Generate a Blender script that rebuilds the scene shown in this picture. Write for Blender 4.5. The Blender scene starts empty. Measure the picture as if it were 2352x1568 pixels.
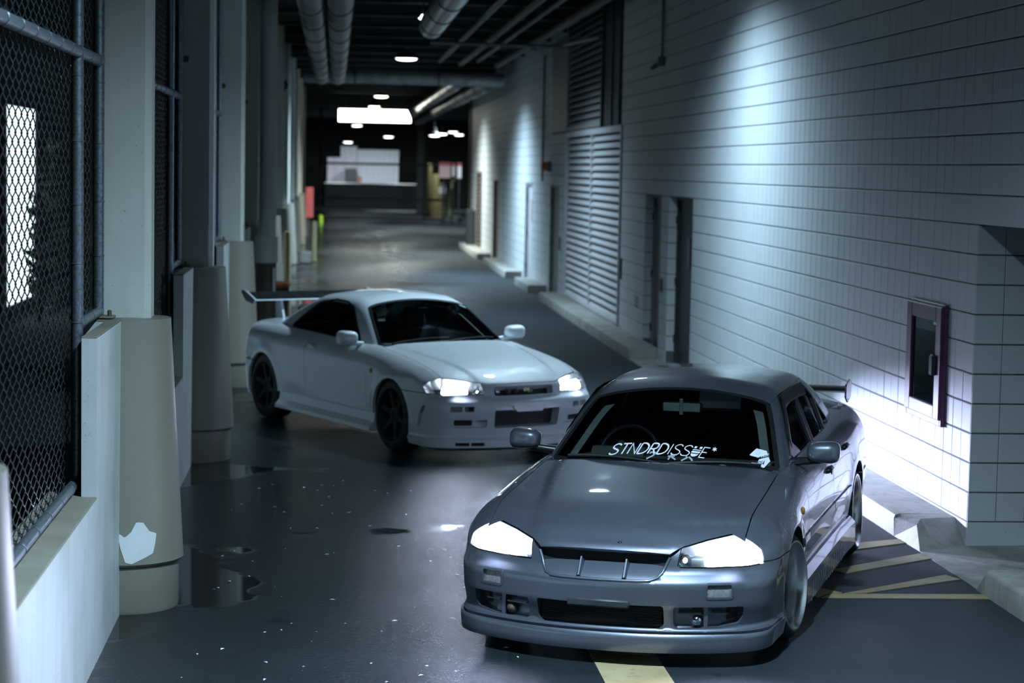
import bpy, bmesh, math, random
import numpy as np
from mathutils import Vector, Matrix
from mathutils.geometry import delaunay_2d_cdt

random.seed(7); rng = np.random.default_rng(7)
scene = bpy.context.scene
COL = scene.collection
PI = math.pi

# ------------------------------------------------------------------ camera, world, exposure, ceiling lamps' light, added far fill
CAM_F, CAM_YAW, CAM_PITCH, CAM_ROLL, CAM_H = 4735.2, 0.086979, 0.083552, 0.019305, 2.5226
cam_data = bpy.data.cameras.new('camera')
cam = bpy.data.objects.new('camera', cam_data); COL.objects.link(cam)
fw = Vector((math.sin(CAM_YAW)*math.cos(CAM_PITCH), math.cos(CAM_YAW)*math.cos(CAM_PITCH), -math.sin(CAM_PITCH)))
rt = fw.cross(Vector((0, 0, 1))).normalized(); up = rt.cross(fw)
cr, sr = math.cos(CAM_ROLL), math.sin(CAM_ROLL)
rt, up = cr*rt + sr*up, -sr*rt + cr*up
m = Matrix((rt, up, -fw)).transposed().to_4x4(); m.translation = (0, 0, CAM_H)
cam.matrix_world = m
cam_data.sensor_width = 36; cam_data.lens = CAM_F/2352*36
cam_data.clip_start = 0.1; cam_data.clip_end = 400
cam_data.dof.use_dof = True; cam_data.dof.focus_distance = 11.3; cam_data.dof.aperture_fstop = 2.8
scene.camera = cam

scene.view_settings.view_transform = 'Standard'
scene.view_settings.look = 'None'
scene.view_settings.gamma = 1.0
scene.view_settings.use_curve_mapping = False
scene.view_settings.exposure = 0.0
scene.cycles.use_denoising = True
scene.cycles.max_bounces = 6
scene.cycles.use_adaptive_sampling = True
scene.cycles.adaptive_threshold = 0.025
scene.cycles.transparent_max_bounces = 12
scene.cycles.sample_clamp_indirect = 6.0
scene.cycles.caustics_reflective = False
scene.cycles.caustics_refractive = False

world = bpy.data.worlds.new('night'); scene.world = world; world.use_nodes = True
wb = world.node_tree.nodes['Background']
wb.inputs[0].default_value = (0.34, 0.60, 0.70, 1); wb.inputs[1].default_value = 0.27

def light(name, kind, loc, energy, color, target=None, direction=None, **kw):
    d = bpy.data.lights.new(name, kind); d.energy = energy; d.color = color
    for k, v in kw.items(): setattr(d, k, v)
    o = bpy.data.objects.new(name, d); COL.objects.link(o); o.location = loc
    if target is not None: direction = Vector(target) - Vector(loc)
    if direction is not None: o.rotation_euler = Vector(direction).to_track_quat('-Z', 'Y').to_euler()
    return o

LAMP_X, LAMP_Z = 1.6, 4.98
LAMP_Y = [8.0, 21.2] + [8.6 + 13*i for i in range(2, 7)]
LAMP_XS = [1.2, 2.5] + [LAMP_X]*5
for i, y in enumerate(LAMP_Y):
    tint = (0.57, 0.81, 1.0) if i < 4 else (0.85, 0.95, 0.92)
    e = [2700, 1900, 1800, 5000, 5000, 2400, 2400][i]
    light('ceiling_lamp_light', 'SPOT', (LAMP_XS[i], y, LAMP_Z-0.07), e, tint, direction=(0, 0, -1), spot_size=math.radians(150), spot_blend=1.0, shadow_soft_size=0.13)
for (x, y, e) in ((5.0, 85, 1300), (1.2, 104, 900), (5.5, 100, 700), (0.2, 121, 1600), (4.0, 121, 1600)):  # first spot is fill with no fixture, added to brighten the notice boards
    light('far_lamp_and_fill', 'SPOT', (x, y, 4.9), e, (0.85, 0.95, 1.0), direction=(0, 0.25, -1), spot_size=math.radians(160), spot_blend=0.8, shadow_soft_size=0.15)

# ------------------------------------------------------------------ materials
def nt(name):
    m = bpy.data.materials.new(name); m.use_nodes = True
    return m, m.node_tree.nodes, m.node_tree.links, m.node_tree.nodes['Principled BSDF']
def setp(b, **kw):
    names = dict(color='Base Color', rough='Roughness', metal='Metallic', coat='Coat Weight', coatr='Coat Roughness', spec='Specular IOR Level', trans='Transmission Weight', ior='IOR', alpha='Alpha', em='Emission Color', es='Emission Strength')
    for k, v in kw.items():
        if k in ('color', 'em') and len(v) == 3: v = (*v, 1)
        b.inputs[names[k]].default_value = v
def texco(n, l, scale=1.0, kind='Object'):
    t = n.new('ShaderNodeTexCoord'); mp = n.new('ShaderNodeMapping'); l.new(t.outputs[kind], mp.inputs[0])
    mp.inputs['Scale'].default_value = scale if isinstance(scale, tuple) else (scale,)*3
    return mp.outputs[0]
def noise(n, l, vec, scale, detail=3, rough=0.55):
    x = n.new('ShaderNodeTexNoise'); l.new(vec, x.inputs['Vector'])
    x.inputs['Scale'].default_value = scale; x.inputs['Detail'].default_value = detail; x.inputs['Roughness'].default_value = rough
    return x.outputs['Fac']
def ramp(n, l, fac, stops):
    r = n.new('ShaderNodeValToRGB'); l.new(fac, r.inputs[0]); e = r.color_ramp.elements
    while len(e) < len(stops): e.new(0.5)
    for q, (p, c) in zip(e, stops):
        q.position = p; q.color = (*c, 1) if hasattr(c, '__len__') else (c, c, c, 1)
    return r.outputs[0]
def mixc(n, l, fac, a, b, mode='MIX'):
    x = n.new('ShaderNodeMix'); x.data_type = 'RGBA'; x.blend_type = mode
    for sock, v in ((x.inputs[0], fac), (x.inputs[6], a), (x.inputs[7], b)):
        if hasattr(v, 'is_linked'): l.new(v, sock)
        elif isinstance(v, (int, float)): sock.default_value = v
        else: sock.default_value = (*v, 1) if len(v) == 3 else v
    return x.outputs[2]
def math_(n, l, op, a, b=0.0, clamp=False):
    x = n.new('ShaderNodeMath'); x.operation = op; x.use_clamp = clamp
    for i, v in enumerate((a, b)):
        if hasattr(v, 'is_linked'): l.new(v, x.inputs[i])
        else: x.inputs[i].default_value = v
    return x.outputs[0]
def bump(n, l, h, strength=0.3, dist=0.01):
    x = n.new('ShaderNodeBump'); l.new(h, x.inputs['Height']); x.inputs['Strength'].default_value = strength; x.inputs['Distance'].default_value = dist
    return x.outputs[0]

def mat(name, color, rough=0.5, metal=0.0, var=0.12, scale=9.0, bumps=0.0, bscale=60, **kw):
    m, n, l, b = nt(name)
    setp(b, rough=rough, metal=metal, **kw)
    v = texco(n, l)
    f = noise(n, l, v, scale, 4)
    lo = tuple(c*(1-var) for c in color); hi = tuple(min(1, c*(1+var)) for c in color)
    l.new(ramp(n, l, f, [(0.3, lo), (0.7, hi)]), b.inputs['Base Color'])
    if bumps: l.new(bump(n, l, noise(n, l, v, bscale, 3), bumps, 0.005), b.inputs['Normal'])
    return m
def emis(name, color, s, base=(0.8, 0.8, 0.8)):
    m, n, l, b = nt(name); setp(b, color=base, em=color, es=s, rough=0.3)
    return m
def stained(name, color, stain=(0.25, 0.24, 0.2), rough=0.6, amt=0.35, bumps=0.15, streak=True):
    """painted concrete: blotches, pits and rain streaks"""
    m, n, l, b = nt(name); setp(b, rough=rough)
    v = texco(n, l); v2 = texco(n, l, (7, 7, 0.5))
    f = noise(n, l, v, 2.3, 5); s = noise(n, l, v2, 2.0, 4)
    pits = noise(n, l, v, 55, 2)
    c = mixc(n, l, math_(n, l, 'MULTIPLY', ramp(n, l, f, [(0.45, 0.0), (0.75, 1.0)]), amt), color, stain)
    if streak: c = mixc(n, l, math_(n, l, 'MULTIPLY', ramp(n, l, s, [(0.5, 0.0), (0.75, 1.0)]), amt*0.8), c, stain)
    c = mixc(n, l, ramp(n, l, pits, [(0.26, 0.5), (0.31, 0.0)]), c, (0.1, 0.1, 0.09))
    l.new(c, b.inputs['Base Color'])
    l.new(bump(n, l, noise(n, l, v, 45, 4), bumps, 0.006), b.inputs['Normal'])
    return m

def car_paint(name, color, metal, rough, drops=0.5, fl=0.0):
    m, n, l, b = nt(name); setp(b, color=color, metal=metal, rough=rough, coat=1.0, coatr=0.03, spec=0.5)
    v = texco(n, l)
    if fl:
        wn = n.new('ShaderNodeTexWhiteNoise'); sn = n.new('ShaderNodeVectorMath'); sn.operation = 'SNAP'
        l.new(v, sn.inputs[0]); sn.inputs[1].default_value = (0.0012,)*3; l.new(sn.outputs[0], wn.inputs['Vector'])
        c = mixc(n, l, math_(n, l, 'MULTIPLY', wn.outputs['Value'], fl), tuple(color), tuple(min(1, c*1.9) for c in color))
        l.new(c, b.inputs['Base Color'])
    # rain drops standing on the clear coat
    vo = n.new('ShaderNodeTexVoronoi'); l.new(v, vo.inputs['Vector']); vo.inputs['Scale'].default_value = 210; vo.inputs['Randomness'].default_value = 1.0
    size = math_(n, l, 'MULTIPLY', noise(n, l, v, 60, 2), 0.5)
    hgt = math_(n, l, 'SUBTRACT', size, vo.outputs['Distance'], clamp=True)
    hgt = math_(n, l, 'POWER', hgt, 0.6)
    bn = bump(n, l, hgt, drops, 0.0018)
    l.new(bn, b.inputs['Coat Normal'])
    return m
def glass(name, tint, refl=0.045, rough=0.0):
    """thin pane: tinted see-through with mirror-like sheen"""
    m, n, l, b = nt(name); n.remove(b)
    tr = n.new('ShaderNodeBsdfTransparent'); tr.inputs[0].default_value = (*tint, 1)
    gl = n.new('ShaderNodeBsdfGlossy'); gl.inputs['Roughness'].default_value = rough; gl.inputs[0].default_value = (0.6, 0.63, 0.66, 1)
    fr = n.new('ShaderNodeFresnel'); fr.inputs[0].default_value = 1.5
    v = texco(n, l)
    vo = n.new('ShaderNodeTexVoronoi'); l.new(v, vo.inputs['Vector']); vo.inputs['Scale'].default_value = 200
    hgt = math_(n, l, 'SUBTRACT', math_(n, l, 'MULTIPLY', noise(n, l, v, 30, 2), 0.4), vo.outputs['Distance'], clamp=True)
    l.new(bump(n, l, hgt, 0.3, 0.0015), gl.inputs['Normal'])
    mx = n.new('ShaderNodeMixShader'); l.new(fr.outputs[0], mx.inputs[0]); l.new(tr.outputs[0], mx.inputs[1]); l.new(gl.outputs[0], mx.inputs[2])
    l.new(mx.outputs[0], n['Material Output'].inputs[0])
    return m

M = {}
M['silver'] = car_paint('gunmetal car paint', (0.125, 0.14, 0.175), 0.7, 0.40, 0.45, 0.5)
M['white'] = car_paint('white car paint', (0.60, 0.65, 0.68), 0.0, 0.5, 0.30)
M['black_trim'] = mat('black plastic trim', (0.012, 0.013, 0.014), 0.35, var=0.2)
M['rubber'] = mat('tyre rubber', (0.02, 0.021, 0.022), 0.7, var=0.3, scale=20)
M['under'] = mat('underbody black', (0.022, 0.024, 0.025), 0.9)
M['cloth'] = mat('dark seat cloth', (0.05, 0.053, 0.055), 0.85, var=0.3, scale=40)
M['dash'] = mat('dark dashboard', (0.06, 0.068, 0.066), 0.6, var=0.2, bumps=0.1)
M['lining'] = mat('grey pillar lining', (0.16, 0.18, 0.17), 0.8)
M['glass'] = glass('car glass tinted', (0.60, 0.66, 0.65))
M['glass_side'] = glass('side glass tinted', (0.30, 0.34, 0.38))
M['lens'] = glass('clear lamp lens', (0.93, 0.96, 0.97))
M['smoke_lens'] = mat('smoked lamp lens', (0.20, 0.20, 0.21), 0.12, coat=1.0, var=0.3, scale=80)
M['chrome'] = mat('polished metal', (0.72, 0.73, 0.75), 0.14, 1.0, var=0.05)
M['lamp_chrome'] = mat('lamp reflector', (0.75, 0.77, 0.8), 0.18, 1.0, var=0.05)
M['lamp_housing'] = mat('lamp housing grey', (0.16, 0.17, 0.18), 0.3, 0.7, var=0.05)
M['rim_silver'] = mat('polished rim barrel', (0.75, 0.75, 0.77), 0.24, 0.93, var=0.10, scale=14)
M['rim_dark'] = mat('dark bronze rim face', (0.035, 0.033, 0.033), 0.32, 0.8, var=0.2)
M['black_rim'] = mat('satin black rim', (0.004, 0.004, 0.005), 0.7, 0.0)
M['amber'] = mat('amber lens', (0.35, 0.16, 0.03), 0.2, coat=1.0)
M['hid'] = emis('lit xenon lamp', (0.80, 0.88, 1.0), 60)
M['hid_soft'] = emis('lit parking bulb', (0.75, 0.85, 1.0), 6)
M['decal'] = mat('white decal vinyl', (0.80, 0.83, 0.88), 0.5, var=0.03)
M['decal_grey'] = mat('grey lettering', (0.36, 0.42, 0.46), 0.5, var=0.05)
M['decal_blue'] = mat('pale blue lettering', (0.42, 0.50, 0.60), 0.4, var=0.05)
M['ink'] = mat('dark print', (0.02, 0.025, 0.05), 0.6)
M['carbon'] = mat('dark carbon blade', (0.02, 0.022, 0.024), 0.25, var=0.4, scale=120, coat=0.6)
M['core'] = mat('intercooler core', (0.025, 0.027, 0.029), 0.5, 0.5)
M['gold'] = mat('small gilt badge', (0.45, 0.40, 0.2), 0.35, 0.7)
M['tail'] = mat('red tail lens', (0.25, 0.01, 0.01), 0.15, coat=1.0)

M['block'] = stained('painted concrete block', (0.56, 0.60, 0.62), (0.42, 0.44, 0.45), 0.55, 0.3, 0.12, False)
M['mortar'] = mat('block joint', (0.10, 0.11, 0.11), 0.85)
M['concrete'] = stained('bare kerb concrete', (0.34, 0.34, 0.31), (0.14, 0.14, 0.12), 0.7, 0.7, 0.3)
M['parapet'] = stained('painted parapet', (0.56, 0.60, 0.61), (0.30, 0.27, 0.24), 0.5, 0.4, 0.12)
M['ledge'] = stained('dirty ledge', (0.20, 0.19, 0.15), (0.10, 0.09, 0.07), 0.7, 0.6, 0.3, False)
M['column'] = stained('painted column', (0.60, 0.62, 0.58), (0.40, 0.36, 0.28), 0.5, 0.25, 0.08)
M['base'] = stained('beige column base', (0.235, 0.225, 0.185), (0.20, 0.19, 0.16), 0.42, 0.35, 0.08, False)
M['chip'] = mat('bare white plaster', (0.72, 0.76, 0.78), 0.7, var=0.05)
M['galv'] = mat('galvanised pipe', (0.22, 0.25, 0.29), 0.38, 0.8, var=0.35, scale=60, bumps=0.1)
M['wire'] = mat('black coated wire', (0.035, 0.04, 0.045), 0.3, 0.3, var=0.1, coat=0.5)
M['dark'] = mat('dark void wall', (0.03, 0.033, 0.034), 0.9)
M['steel_dark'] = mat('dark painted steel', (0.035, 0.042, 0.045), 0.5, var=0.2)
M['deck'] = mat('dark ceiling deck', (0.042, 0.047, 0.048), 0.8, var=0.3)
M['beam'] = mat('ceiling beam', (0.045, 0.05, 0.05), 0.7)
M['duct'] = mat('wrapped pipe lagging', (0.20, 0.21, 0.21), 0.45, 0.2, var=0.3, scale=5)
M['foil'] = mat('foil duct', (0.42, 0.44, 0.45), 0.3, 0.8, var=0.3, scale=7, bumps=0.5, bscale=14)
M['conduit'] = mat('grey mauve conduit', (0.16, 0.15, 0.16), 0.4)
M['rust_pipe'] = mat('brown painted pipe', (0.09, 0.07, 0.05), 0.6, var=0.3)
M['louver'] = mat('light grey louver', (0.50, 0.51, 0.53), 0.5, 0.1, var=0.08)
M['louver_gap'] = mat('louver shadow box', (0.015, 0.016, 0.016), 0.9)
M['door_grey'] = mat('grey steel door', (0.20, 0.21, 0.21), 0.5, var=0.15)
M['door_dark'] = mat('dark steel door', (0.03, 0.034, 0.036), 0.45, var=0.2)
M['door_brown'] = mat('brown steel door', (0.10, 0.085, 0.07), 0.5, var=0.15)
M['red_paint'] = mat('dark red cabinet paint', (0.10, 0.028, 0.085), 0.4, var=0.15)
M['cab_glass'] = glass('cabinet glass', (0.75, 0.8, 0.85))
M['paper'] = mat('paper', (0.5, 0.5, 0.52), 0.8, var=0.04)
M['white_sign'] = mat('white sign', (0.75, 0.76, 0.8), 0.5, var=0.03)
M['pink_sign'] = mat('faded pink sign', (0.75, 0.5, 0.52), 0.5, var=0.03)
M['red_sign'] = mat('red sign', (0.36, 0.07, 0.07), 0.5)
M['orange'] = mat('orange lens', (0.6, 0.16, 0.03), 0.3)
M['yellow_post'] = mat('pale yellow post', (0.62, 0.55, 0.30), 0.5, var=0.1)
M['yellow_dark'] = mat('ochre post', (0.18, 0.155, 0.05), 0.6, var=0.2)
M['green_post'] = mat('pale green hose cover', (0.5, 0.6, 0.32), 0.5)
M['lime'] = mat('lime marker', (0.35, 0.6, 0.05), 0.5)
M['lamp_shade'] = mat('lamp housing', (0.06, 0.065, 0.065), 0.5, 0.3)
M['lamp_on'] = emis('lit lamp lens', (0.90, 0.97, 1.0), 9)
M['lamp_warm'] = emis('lit lamp lens warm', (1.0, 0.98, 0.85), 12)
M['lightbox'] = emis('lit fluorescent panel', (1.0, 1.0, 0.88), 9)
M['lit_opening'] = emis('lit yard beyond', (0.80, 0.95, 1.0), 1.6)
M['blue_lamp'] = emis('blue lamp', (0.12, 0.06, 1.0), 7)
M['leafdark'] = mat('dark foliage', (0.02, 0.03, 0.02), 0.8)
M['corr'] = mat('corrugated white sheet', (0.55, 0.6, 0.66), 0.5, var=0.06)
M['corr_lilac'] = mat('lilac grey sheet', (0.55, 0.52, 0.62), 0.5, var=0.05)
M['brown_box'] = mat('brown cardboard', (0.20, 0.13, 0.07), 0.8)
M['litter_glints'] = mat('pale glints and litter', (0.62, 0.66, 0.70), 0.7)

def asphalt():
    m, n, l, b = nt('wet asphalt'); v = texco(n, l)
    big = noise(n, l, v, 0.55, 4, 0.5); mid = noise(n, l, v, 3.0, 4); fine = noise(n, l, v, 130, 3, 0.7); grit = noise(n, l, v, 420, 2, 0.6)
    sep = n.new('ShaderNodeSeparateXYZ'); l.new(v, sep.inputs[0])
    # water lies along the left gutter (x from -1.2) and in hollows
    left = math_(n, l, 'MULTIPLY', math_(n, l, 'SUBTRACT', 0.15, sep.outputs['X']), 0.16, clamp=True)
    pud = math_(n, l, 'ADD', math_(n, l, 'ADD', big, left), math_(n, l, 'MULTIPLY', math_(n, l, 'SUBTRACT', mid, 0.5), 0.10))
    pm = ramp(n, l, pud, [(0.66, 0.0), (0.70, 1.0)])
    # drier strip on the sheltered right side
    dry = ramp(n, l, math_(n, l, 'ADD', math_(n, l, 'MULTIPLY', sep.outputs['X'], 0.25), math_(n, l, 'MULTIPLY', big, 0.5)), [(0.55, 0.0), (1.15, 1.0)])
    col = ramp(n, l, mid, [(0.3, (0.011, 0.017, 0.020)), (0.7, (0.015, 0.022, 0.026))])
    col = mixc(n, l, math_(n, l, 'MULTIPLY', ramp(n, l, grit, [(0.60, 0.0), (0.72, 1.0)]), 0.6), col, (0.10, 0.105, 0.11))
    col = mixc(n, l, math_(n, l, 'MULTIPLY', dry, 0.6), col, (0.035, 0.043, 0.053))
    col = mixc(n, l, pm, col, (0.012, 0.013, 0.014))
    l.new(col, b.inputs['Base Color'])
    rr = ramp(n, l, big, [(0.3, 0.10), (0.7, 0.19)])
    rr = mixc(n, l, dry, rr, (0.60, 0.60, 0.60))
    rr = mixc(n, l, pm, rr, (0.04, 0.04, 0.04))
    l.new(rr, b.inputs['Roughness'])
    hb = math_(n, l, 'ADD', math_(n, l, 'MULTIPLY', fine, 0.6), math_(n, l, 'MULTIPLY', grit, 0.3))
    hb = math_(n, l, 'ADD', hb, math_(n, l, 'MULTIPLY', noise(n, l, v, 42, 2, 0.6), 1.3))
    hb = math_(n, l, 'MULTIPLY', hb, math_(n, l, 'SUBTRACT', 1.0, math_(n, l, 'MULTIPLY', pm, 0.985)))
    l.new(bump(n, l, hb, 0.62, 0.006), b.inputs['Normal'])
    setp(b, spec=0.16)
    return m
M['asphalt'] = asphalt()
def worn_yellow():
    m, n, l, b = nt('worn yellow line paint'); setp(b, rough=0.55)
    v = texco(n, l); f = noise(n, l, v, 14, 5, 0.7); g = noise(n, l, v, 2.0, 3)
    c = ramp(n, l, g, [(0.3, (0.30, 0.21, 0.09)), (0.7, (0.42, 0.34, 0.20))])
    c = mixc(n, l, ramp(n, l, f, [(0.56, 0.0), (0.72, 0.75)]), c, (0.07, 0.07, 0.07))
    l.new(c, b.inputs['Base Color']); l.new(bump(n, l, noise(n, l, v, 130, 3), 0.3, 0.004), b.inputs['Normal'])
    return m
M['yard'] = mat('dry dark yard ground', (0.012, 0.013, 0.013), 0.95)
M['yellow'] = worn_yellow()

# ------------------------------------------------------------------ object helpers
def tag(o, label=None, cat=None, group=None, kind=None):
    if label: o['label'] = label
    if cat: o['category'] = cat
    if group: o['group'] = group
    if kind: o['kind'] = kind
    return o
def empty(name, loc=(0, 0, 0), rz=0.0):
    o = bpy.data.objects.new(name, None); COL.objects.link(o); o.location = loc; o.rotation_euler = (0, 0, rz); o.empty_display_size = 0.2
    return o
def link(name, me, mt=None, parent=None):
    if mt is not None and not me.materials: me.materials.append(mt)
    o = bpy.data.objects.new(name, me); COL.objects.link(o)
    if parent is not None: o.parent = parent
    return o

class MB:
    """collects simple solids; build() links them as one mesh object"""
    def __init__(s): s.v = []; s.f = []
    def add(s, vs, fs):
        b = len(s.v); s.v += [tuple(map(float, p)) for p in vs]; s.f += [tuple(i+b for i in f) for f in fs]; return s
    def box(s, lo, hi, c=0.0, rot=None, piv=None):
        lo = np.minimum(lo, hi).astype(float) if not isinstance(lo, np.ndarray) else lo; lo = np.array(lo, float); hi = np.maximum(lo, np.array(hi, float))
        ce = (lo+hi)/2; d = (hi-lo)/2
        if c <= 0:
            P = [(x, y, z) for x in (-1, 1) for y in (-1, 1) for z in (-1, 1)]
            vs = [ce + np.array(p)*d for p in P]
            fs = [(0, 1, 3, 2), (4, 6, 7, 5), (0, 4, 5, 1), (2, 3, 7, 6), (0, 2, 6, 4), (1, 5, 7, 3)]
        else:
            c = min(c, d.min()*0.9); vs = []; idx = {}
            for sx in (-1, 1):
                for sy in (-1, 1):
                    for sz in (-1, 1):
                        sg = np.array((sx, sy, sz))
                        for a in range(3):
                            e = d - c; e[a] = d[a]; idx[(sx, sy, sz, a)] = len(vs); vs.append(ce + sg*e)
            fs = []
            for a in range(3):
                b_, c_ = (a+1) % 3, (a+2) % 3
                for sgn in (-1, 1):
                    q = []
                    for u, w in ((-1, -1), (1, -1), (1, 1), (-1, 1)):
                        k = [0, 0, 0]; k[a] = sgn; k[b_] = u; k[c_] = w; q.append(idx[(*k, a)])
                    fs.append(tuple(q) if sgn > 0 else tuple(q[::-1]))
                for u in (-1, 1):
                    for w in (-1, 1):
                        k0 = [0, 0, 0]; k0[b_] = u; k0[c_] = w; k1 = list(k0); k0[a] = -1; k1[a] = 1
                        q = (idx[(*k0, b_)], idx[(*k1, b_)], idx[(*k1, c_)], idx[(*k0, c_)])
                        fs.append(q if u*w > 0 else q[::-1])
            for sx in (-1, 1):
                for sy in (-1, 1):
                    for sz in (-1, 1):
                        q = tuple(idx[(sx, sy, sz, a)] for a in range(3)); fs.append(q if sx*sy*sz > 0 else q[::-1])
        if rot is not None:
            pv = Vector(piv if piv is not None else ce); vs = [tuple(rot @ (Vector(p)-pv) + pv) for p in vs]
        return s.add(vs, fs)
    def tube(s, pts, r, n=10, closed=False, cap=True):
        pts = [Vector(p) for p in pts]; N = len(pts); rs = r if hasattr(r, '__len__') else [r]*N
        vs = []; up0 = None
        for i, p in enumerate(pts):
            if closed: t = (pts[(i+1) % N]-pts[i-1])
            else: t = (pts[min(i+1, N-1)]-pts[max(i-1, 0)])
            t = t.normalized() if t.length > 1e-9 else Vector((0, 0, 1))
            if up0 is None: up0 = Vector((0, 0, 1)) if abs(t.z) < 0.9 else Vector((1, 0, 0))
            a = t.cross(up0).normalized(); b = a.cross(t).normalized(); up0 = b
            for k in range(n):
                th = 2*PI*k/n; vs.append(p + (a*math.cos(th) + b*math.sin(th))*rs[i])
        fs = []
        for i in range(N if closed else N-1):
            for k in range(n):
                j = (i+1) % N
                fs.append((i*n+k, i*n+(k+1) % n, j*n+(k+1) % n, j*n+k))
        if cap and not closed: fs += [tuple(range(n))[::-1], tuple((N-1)*n+k for k in range(n))]
        return s.add(vs, fs)
    def lathe(s, prof, n=32, origin=(0, 0, 0), axis='z', a0=0.0, a1=2*PI, cap=False):
        full = abs(a1-a0-2*PI) < 1e-6; K = n if full else n+1; vs = []
        o = np.array(origin, float)
        for (r, h) in prof:
            for k in range(K):
                th = a0 + (a1-a0)*k/n; c, t = math.cos(th)*r, math.sin(th)*r
                p = (c, t, h) if axis == 'z' else ((h, c, t) if axis == 'x' else (c, h, t))
                vs.append(o + np.array(p))
        fs = []
        for i in range(len(prof)-1):
            for k in range(n):
                j = (k+1) % K
                fs.append((i*K+k, i*K+j, (i+1)*K+j, (i+1)*K+k))
        if cap: fs += [tuple(range(K)), tuple((len(prof)-1)*K+k for k in range(K))]
        return s.add(vs, fs)
    def prism(s, poly, e0, e1, plane='xy', mp=None):
        """poly (2-D) extruded along the third axis from e0 to e1"""
        def P(a, b, h): return {'xy': (a, b, h), 'xz': (a, h, b), 'yz': (h, a, b)}[plane]
        n = len(poly); vs = [P(a, b, e0) for a, b in poly] + [P(a, b, e1) for a, b in poly]
        if mp: vs = [mp(*p) for p in vs]
        fs = [tuple(range(n)), tuple(range(n, 2*n))[::-1]] + [(i, i+n, (i+1) % n+n, (i+1) % n) for i in range(n)]
        return s.add(vs, fs)
    def mesh(s, name, smooth=None, recalc=True):
        me = bpy.data.meshes.new(name); me.from_pydata(s.v, [], s.f)
        if recalc:
            bm = bmesh.new(); bm.from_mesh(me); bmesh.ops.recalc_face_normals(bm, faces=bm.faces); bm.to_mesh(me); bm.free()
        if smooth is not None:
            me.polygons.foreach_set('use_smooth', [True]*len(me.polygons)); me.set_sharp_from_angle(angle=math.radians(smooth))
        return me
    def build(s, name, mt, parent=None, smooth=None, recalc=True, kind=None):
        o = link(name, s.mesh(name, smooth, recalc), mt, parent)
        if kind: o['kind'] = kind
        return o
# ------------------------------------------------------------------ smooth implicit surfaces and panels cut from them
class Sp:
    """monotone cubic through knots"""
    def __init__(s, xs, ys):
        s.x = np.array(xs, float); s.y = np.array(ys, float); d = np.diff(s.y)/np.diff(s.x); m_ = np.zeros_like(s.x)
        m_[0], m_[-1] = d[0], d[-1]
        for i in range(1, len(s.x)-1): m_[i] = 0 if d[i-1]*d[i] <= 0 else 2*d[i-1]*d[i]/(d[i-1]+d[i])
        s.m = m_
    def __call__(s, q):
        q = np.clip(q, s.x[0], s.x[-1]); i = np.clip(np.searchsorted(s.x, q)-1, 0, len(s.x)-2)
        h = s.x[i+1]-s.x[i]; t = (q-s.x[i])/h
        return (2*t**3-3*t*t+1)*s.y[i] + (t**3-2*t*t+t)*h*s.m[i] + (3*t*t-2*t**3)*s.y[i+1] + (t**3-t*t)*h*s.m[i+1]
def smax(a, b, k):
    h = np.maximum(k-np.abs(a-b), 0)/k
    return np.maximum(a, b) + h*h*k*0.25
def sstep(a, b, x):
    t = np.clip((x-a)/(b-a), 0, 1); return t*t*(3-2*t)

def march(F, O, D, tmax=2.4, n=64):
    ts = np.linspace(0, tmax, n); N = len(O); lo = np.zeros(N); hi = np.full(N, np.nan)
    prev = F(O[:, 0], O[:, 1], O[:, 2])
    for i in range(1, n):
        p = O + D*ts[i]; v = F(p[:, 0], p[:, 1], p[:, 2])
        hit = np.isnan(hi) & (v <= 0) & (prev > 0)
        hi[hit] = ts[i]; lo[hit] = ts[i-1]; prev = v
    miss = np.isnan(hi); hi[miss] = tmax*0.5; lo[miss] = tmax*0.5
    for _ in range(26):
        mid = (lo+hi)/2; p = O + D*mid[:, None]; v = F(p[:, 0], p[:, 1], p[:, 2])
        ins = v <= 0; hi = np.where(ins, mid, hi); lo = np.where(ins, lo, mid)
    return O + D*hi[:, None], miss
def grad(F, P, e=0.003):
    g = np.stack([F(P[:, 0]+e*(a == 0), P[:, 1]+e*(a == 1), P[:, 2]+e*(a == 2)) - F(P[:, 0]-e*(a == 0), P[:, 1]-e*(a == 1), P[:, 2]-e*(a == 2)) for a in range(3)], 1)
    return g/np.maximum(np.linalg.norm(g, axis=1, keepdims=True), 1e-9)

class Planar:
    """parallel rays along D; uv along two axes"""
    def __init__(s, D, e1, e2): s.D = np.array(D, float)/np.linalg.norm(D); s.e1 = np.array(e1, float)/np.linalg.norm(e1); s.e2 = np.array(e2, float)/np.linalg.norm(e2)
    def uv(s, P): P = np.asarray(P, float); return np.stack([P@s.e1, P@s.e2], -1)
    def rays(s, UV):
        c = np.array([0, 1.4, 0.6]); base = (c@s.D)-2.4
        O = UV[:, :1]*s.e1 + UV[:, 1:]*s.e2 + s.D*base
        return O, np.broadcast_to(s.D, O.shape), 4.8
TOP = Planar((0, 0, -1), (1, 0, 0), (0, 1, 0))
HOODP = Planar((0, 0.5, -0.866), (1, 0, 0), (0, 0.866, 0.5))
SIDE = Planar((-0.7071, 0, -0.7071), (0, 1, 0), (-0.7071, 0, 0.7071))
HORZ = Planar((-1, 0, 0), (0, 1, 0), (0, 0, 1))
BACKP = Planar((0, -0.7, -0.714), (1, 0, 0), (0, 0.714, -0.7))
REARW = Planar((0, -1, 0), (1, 0, 0), (0, 0, 1))
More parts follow.
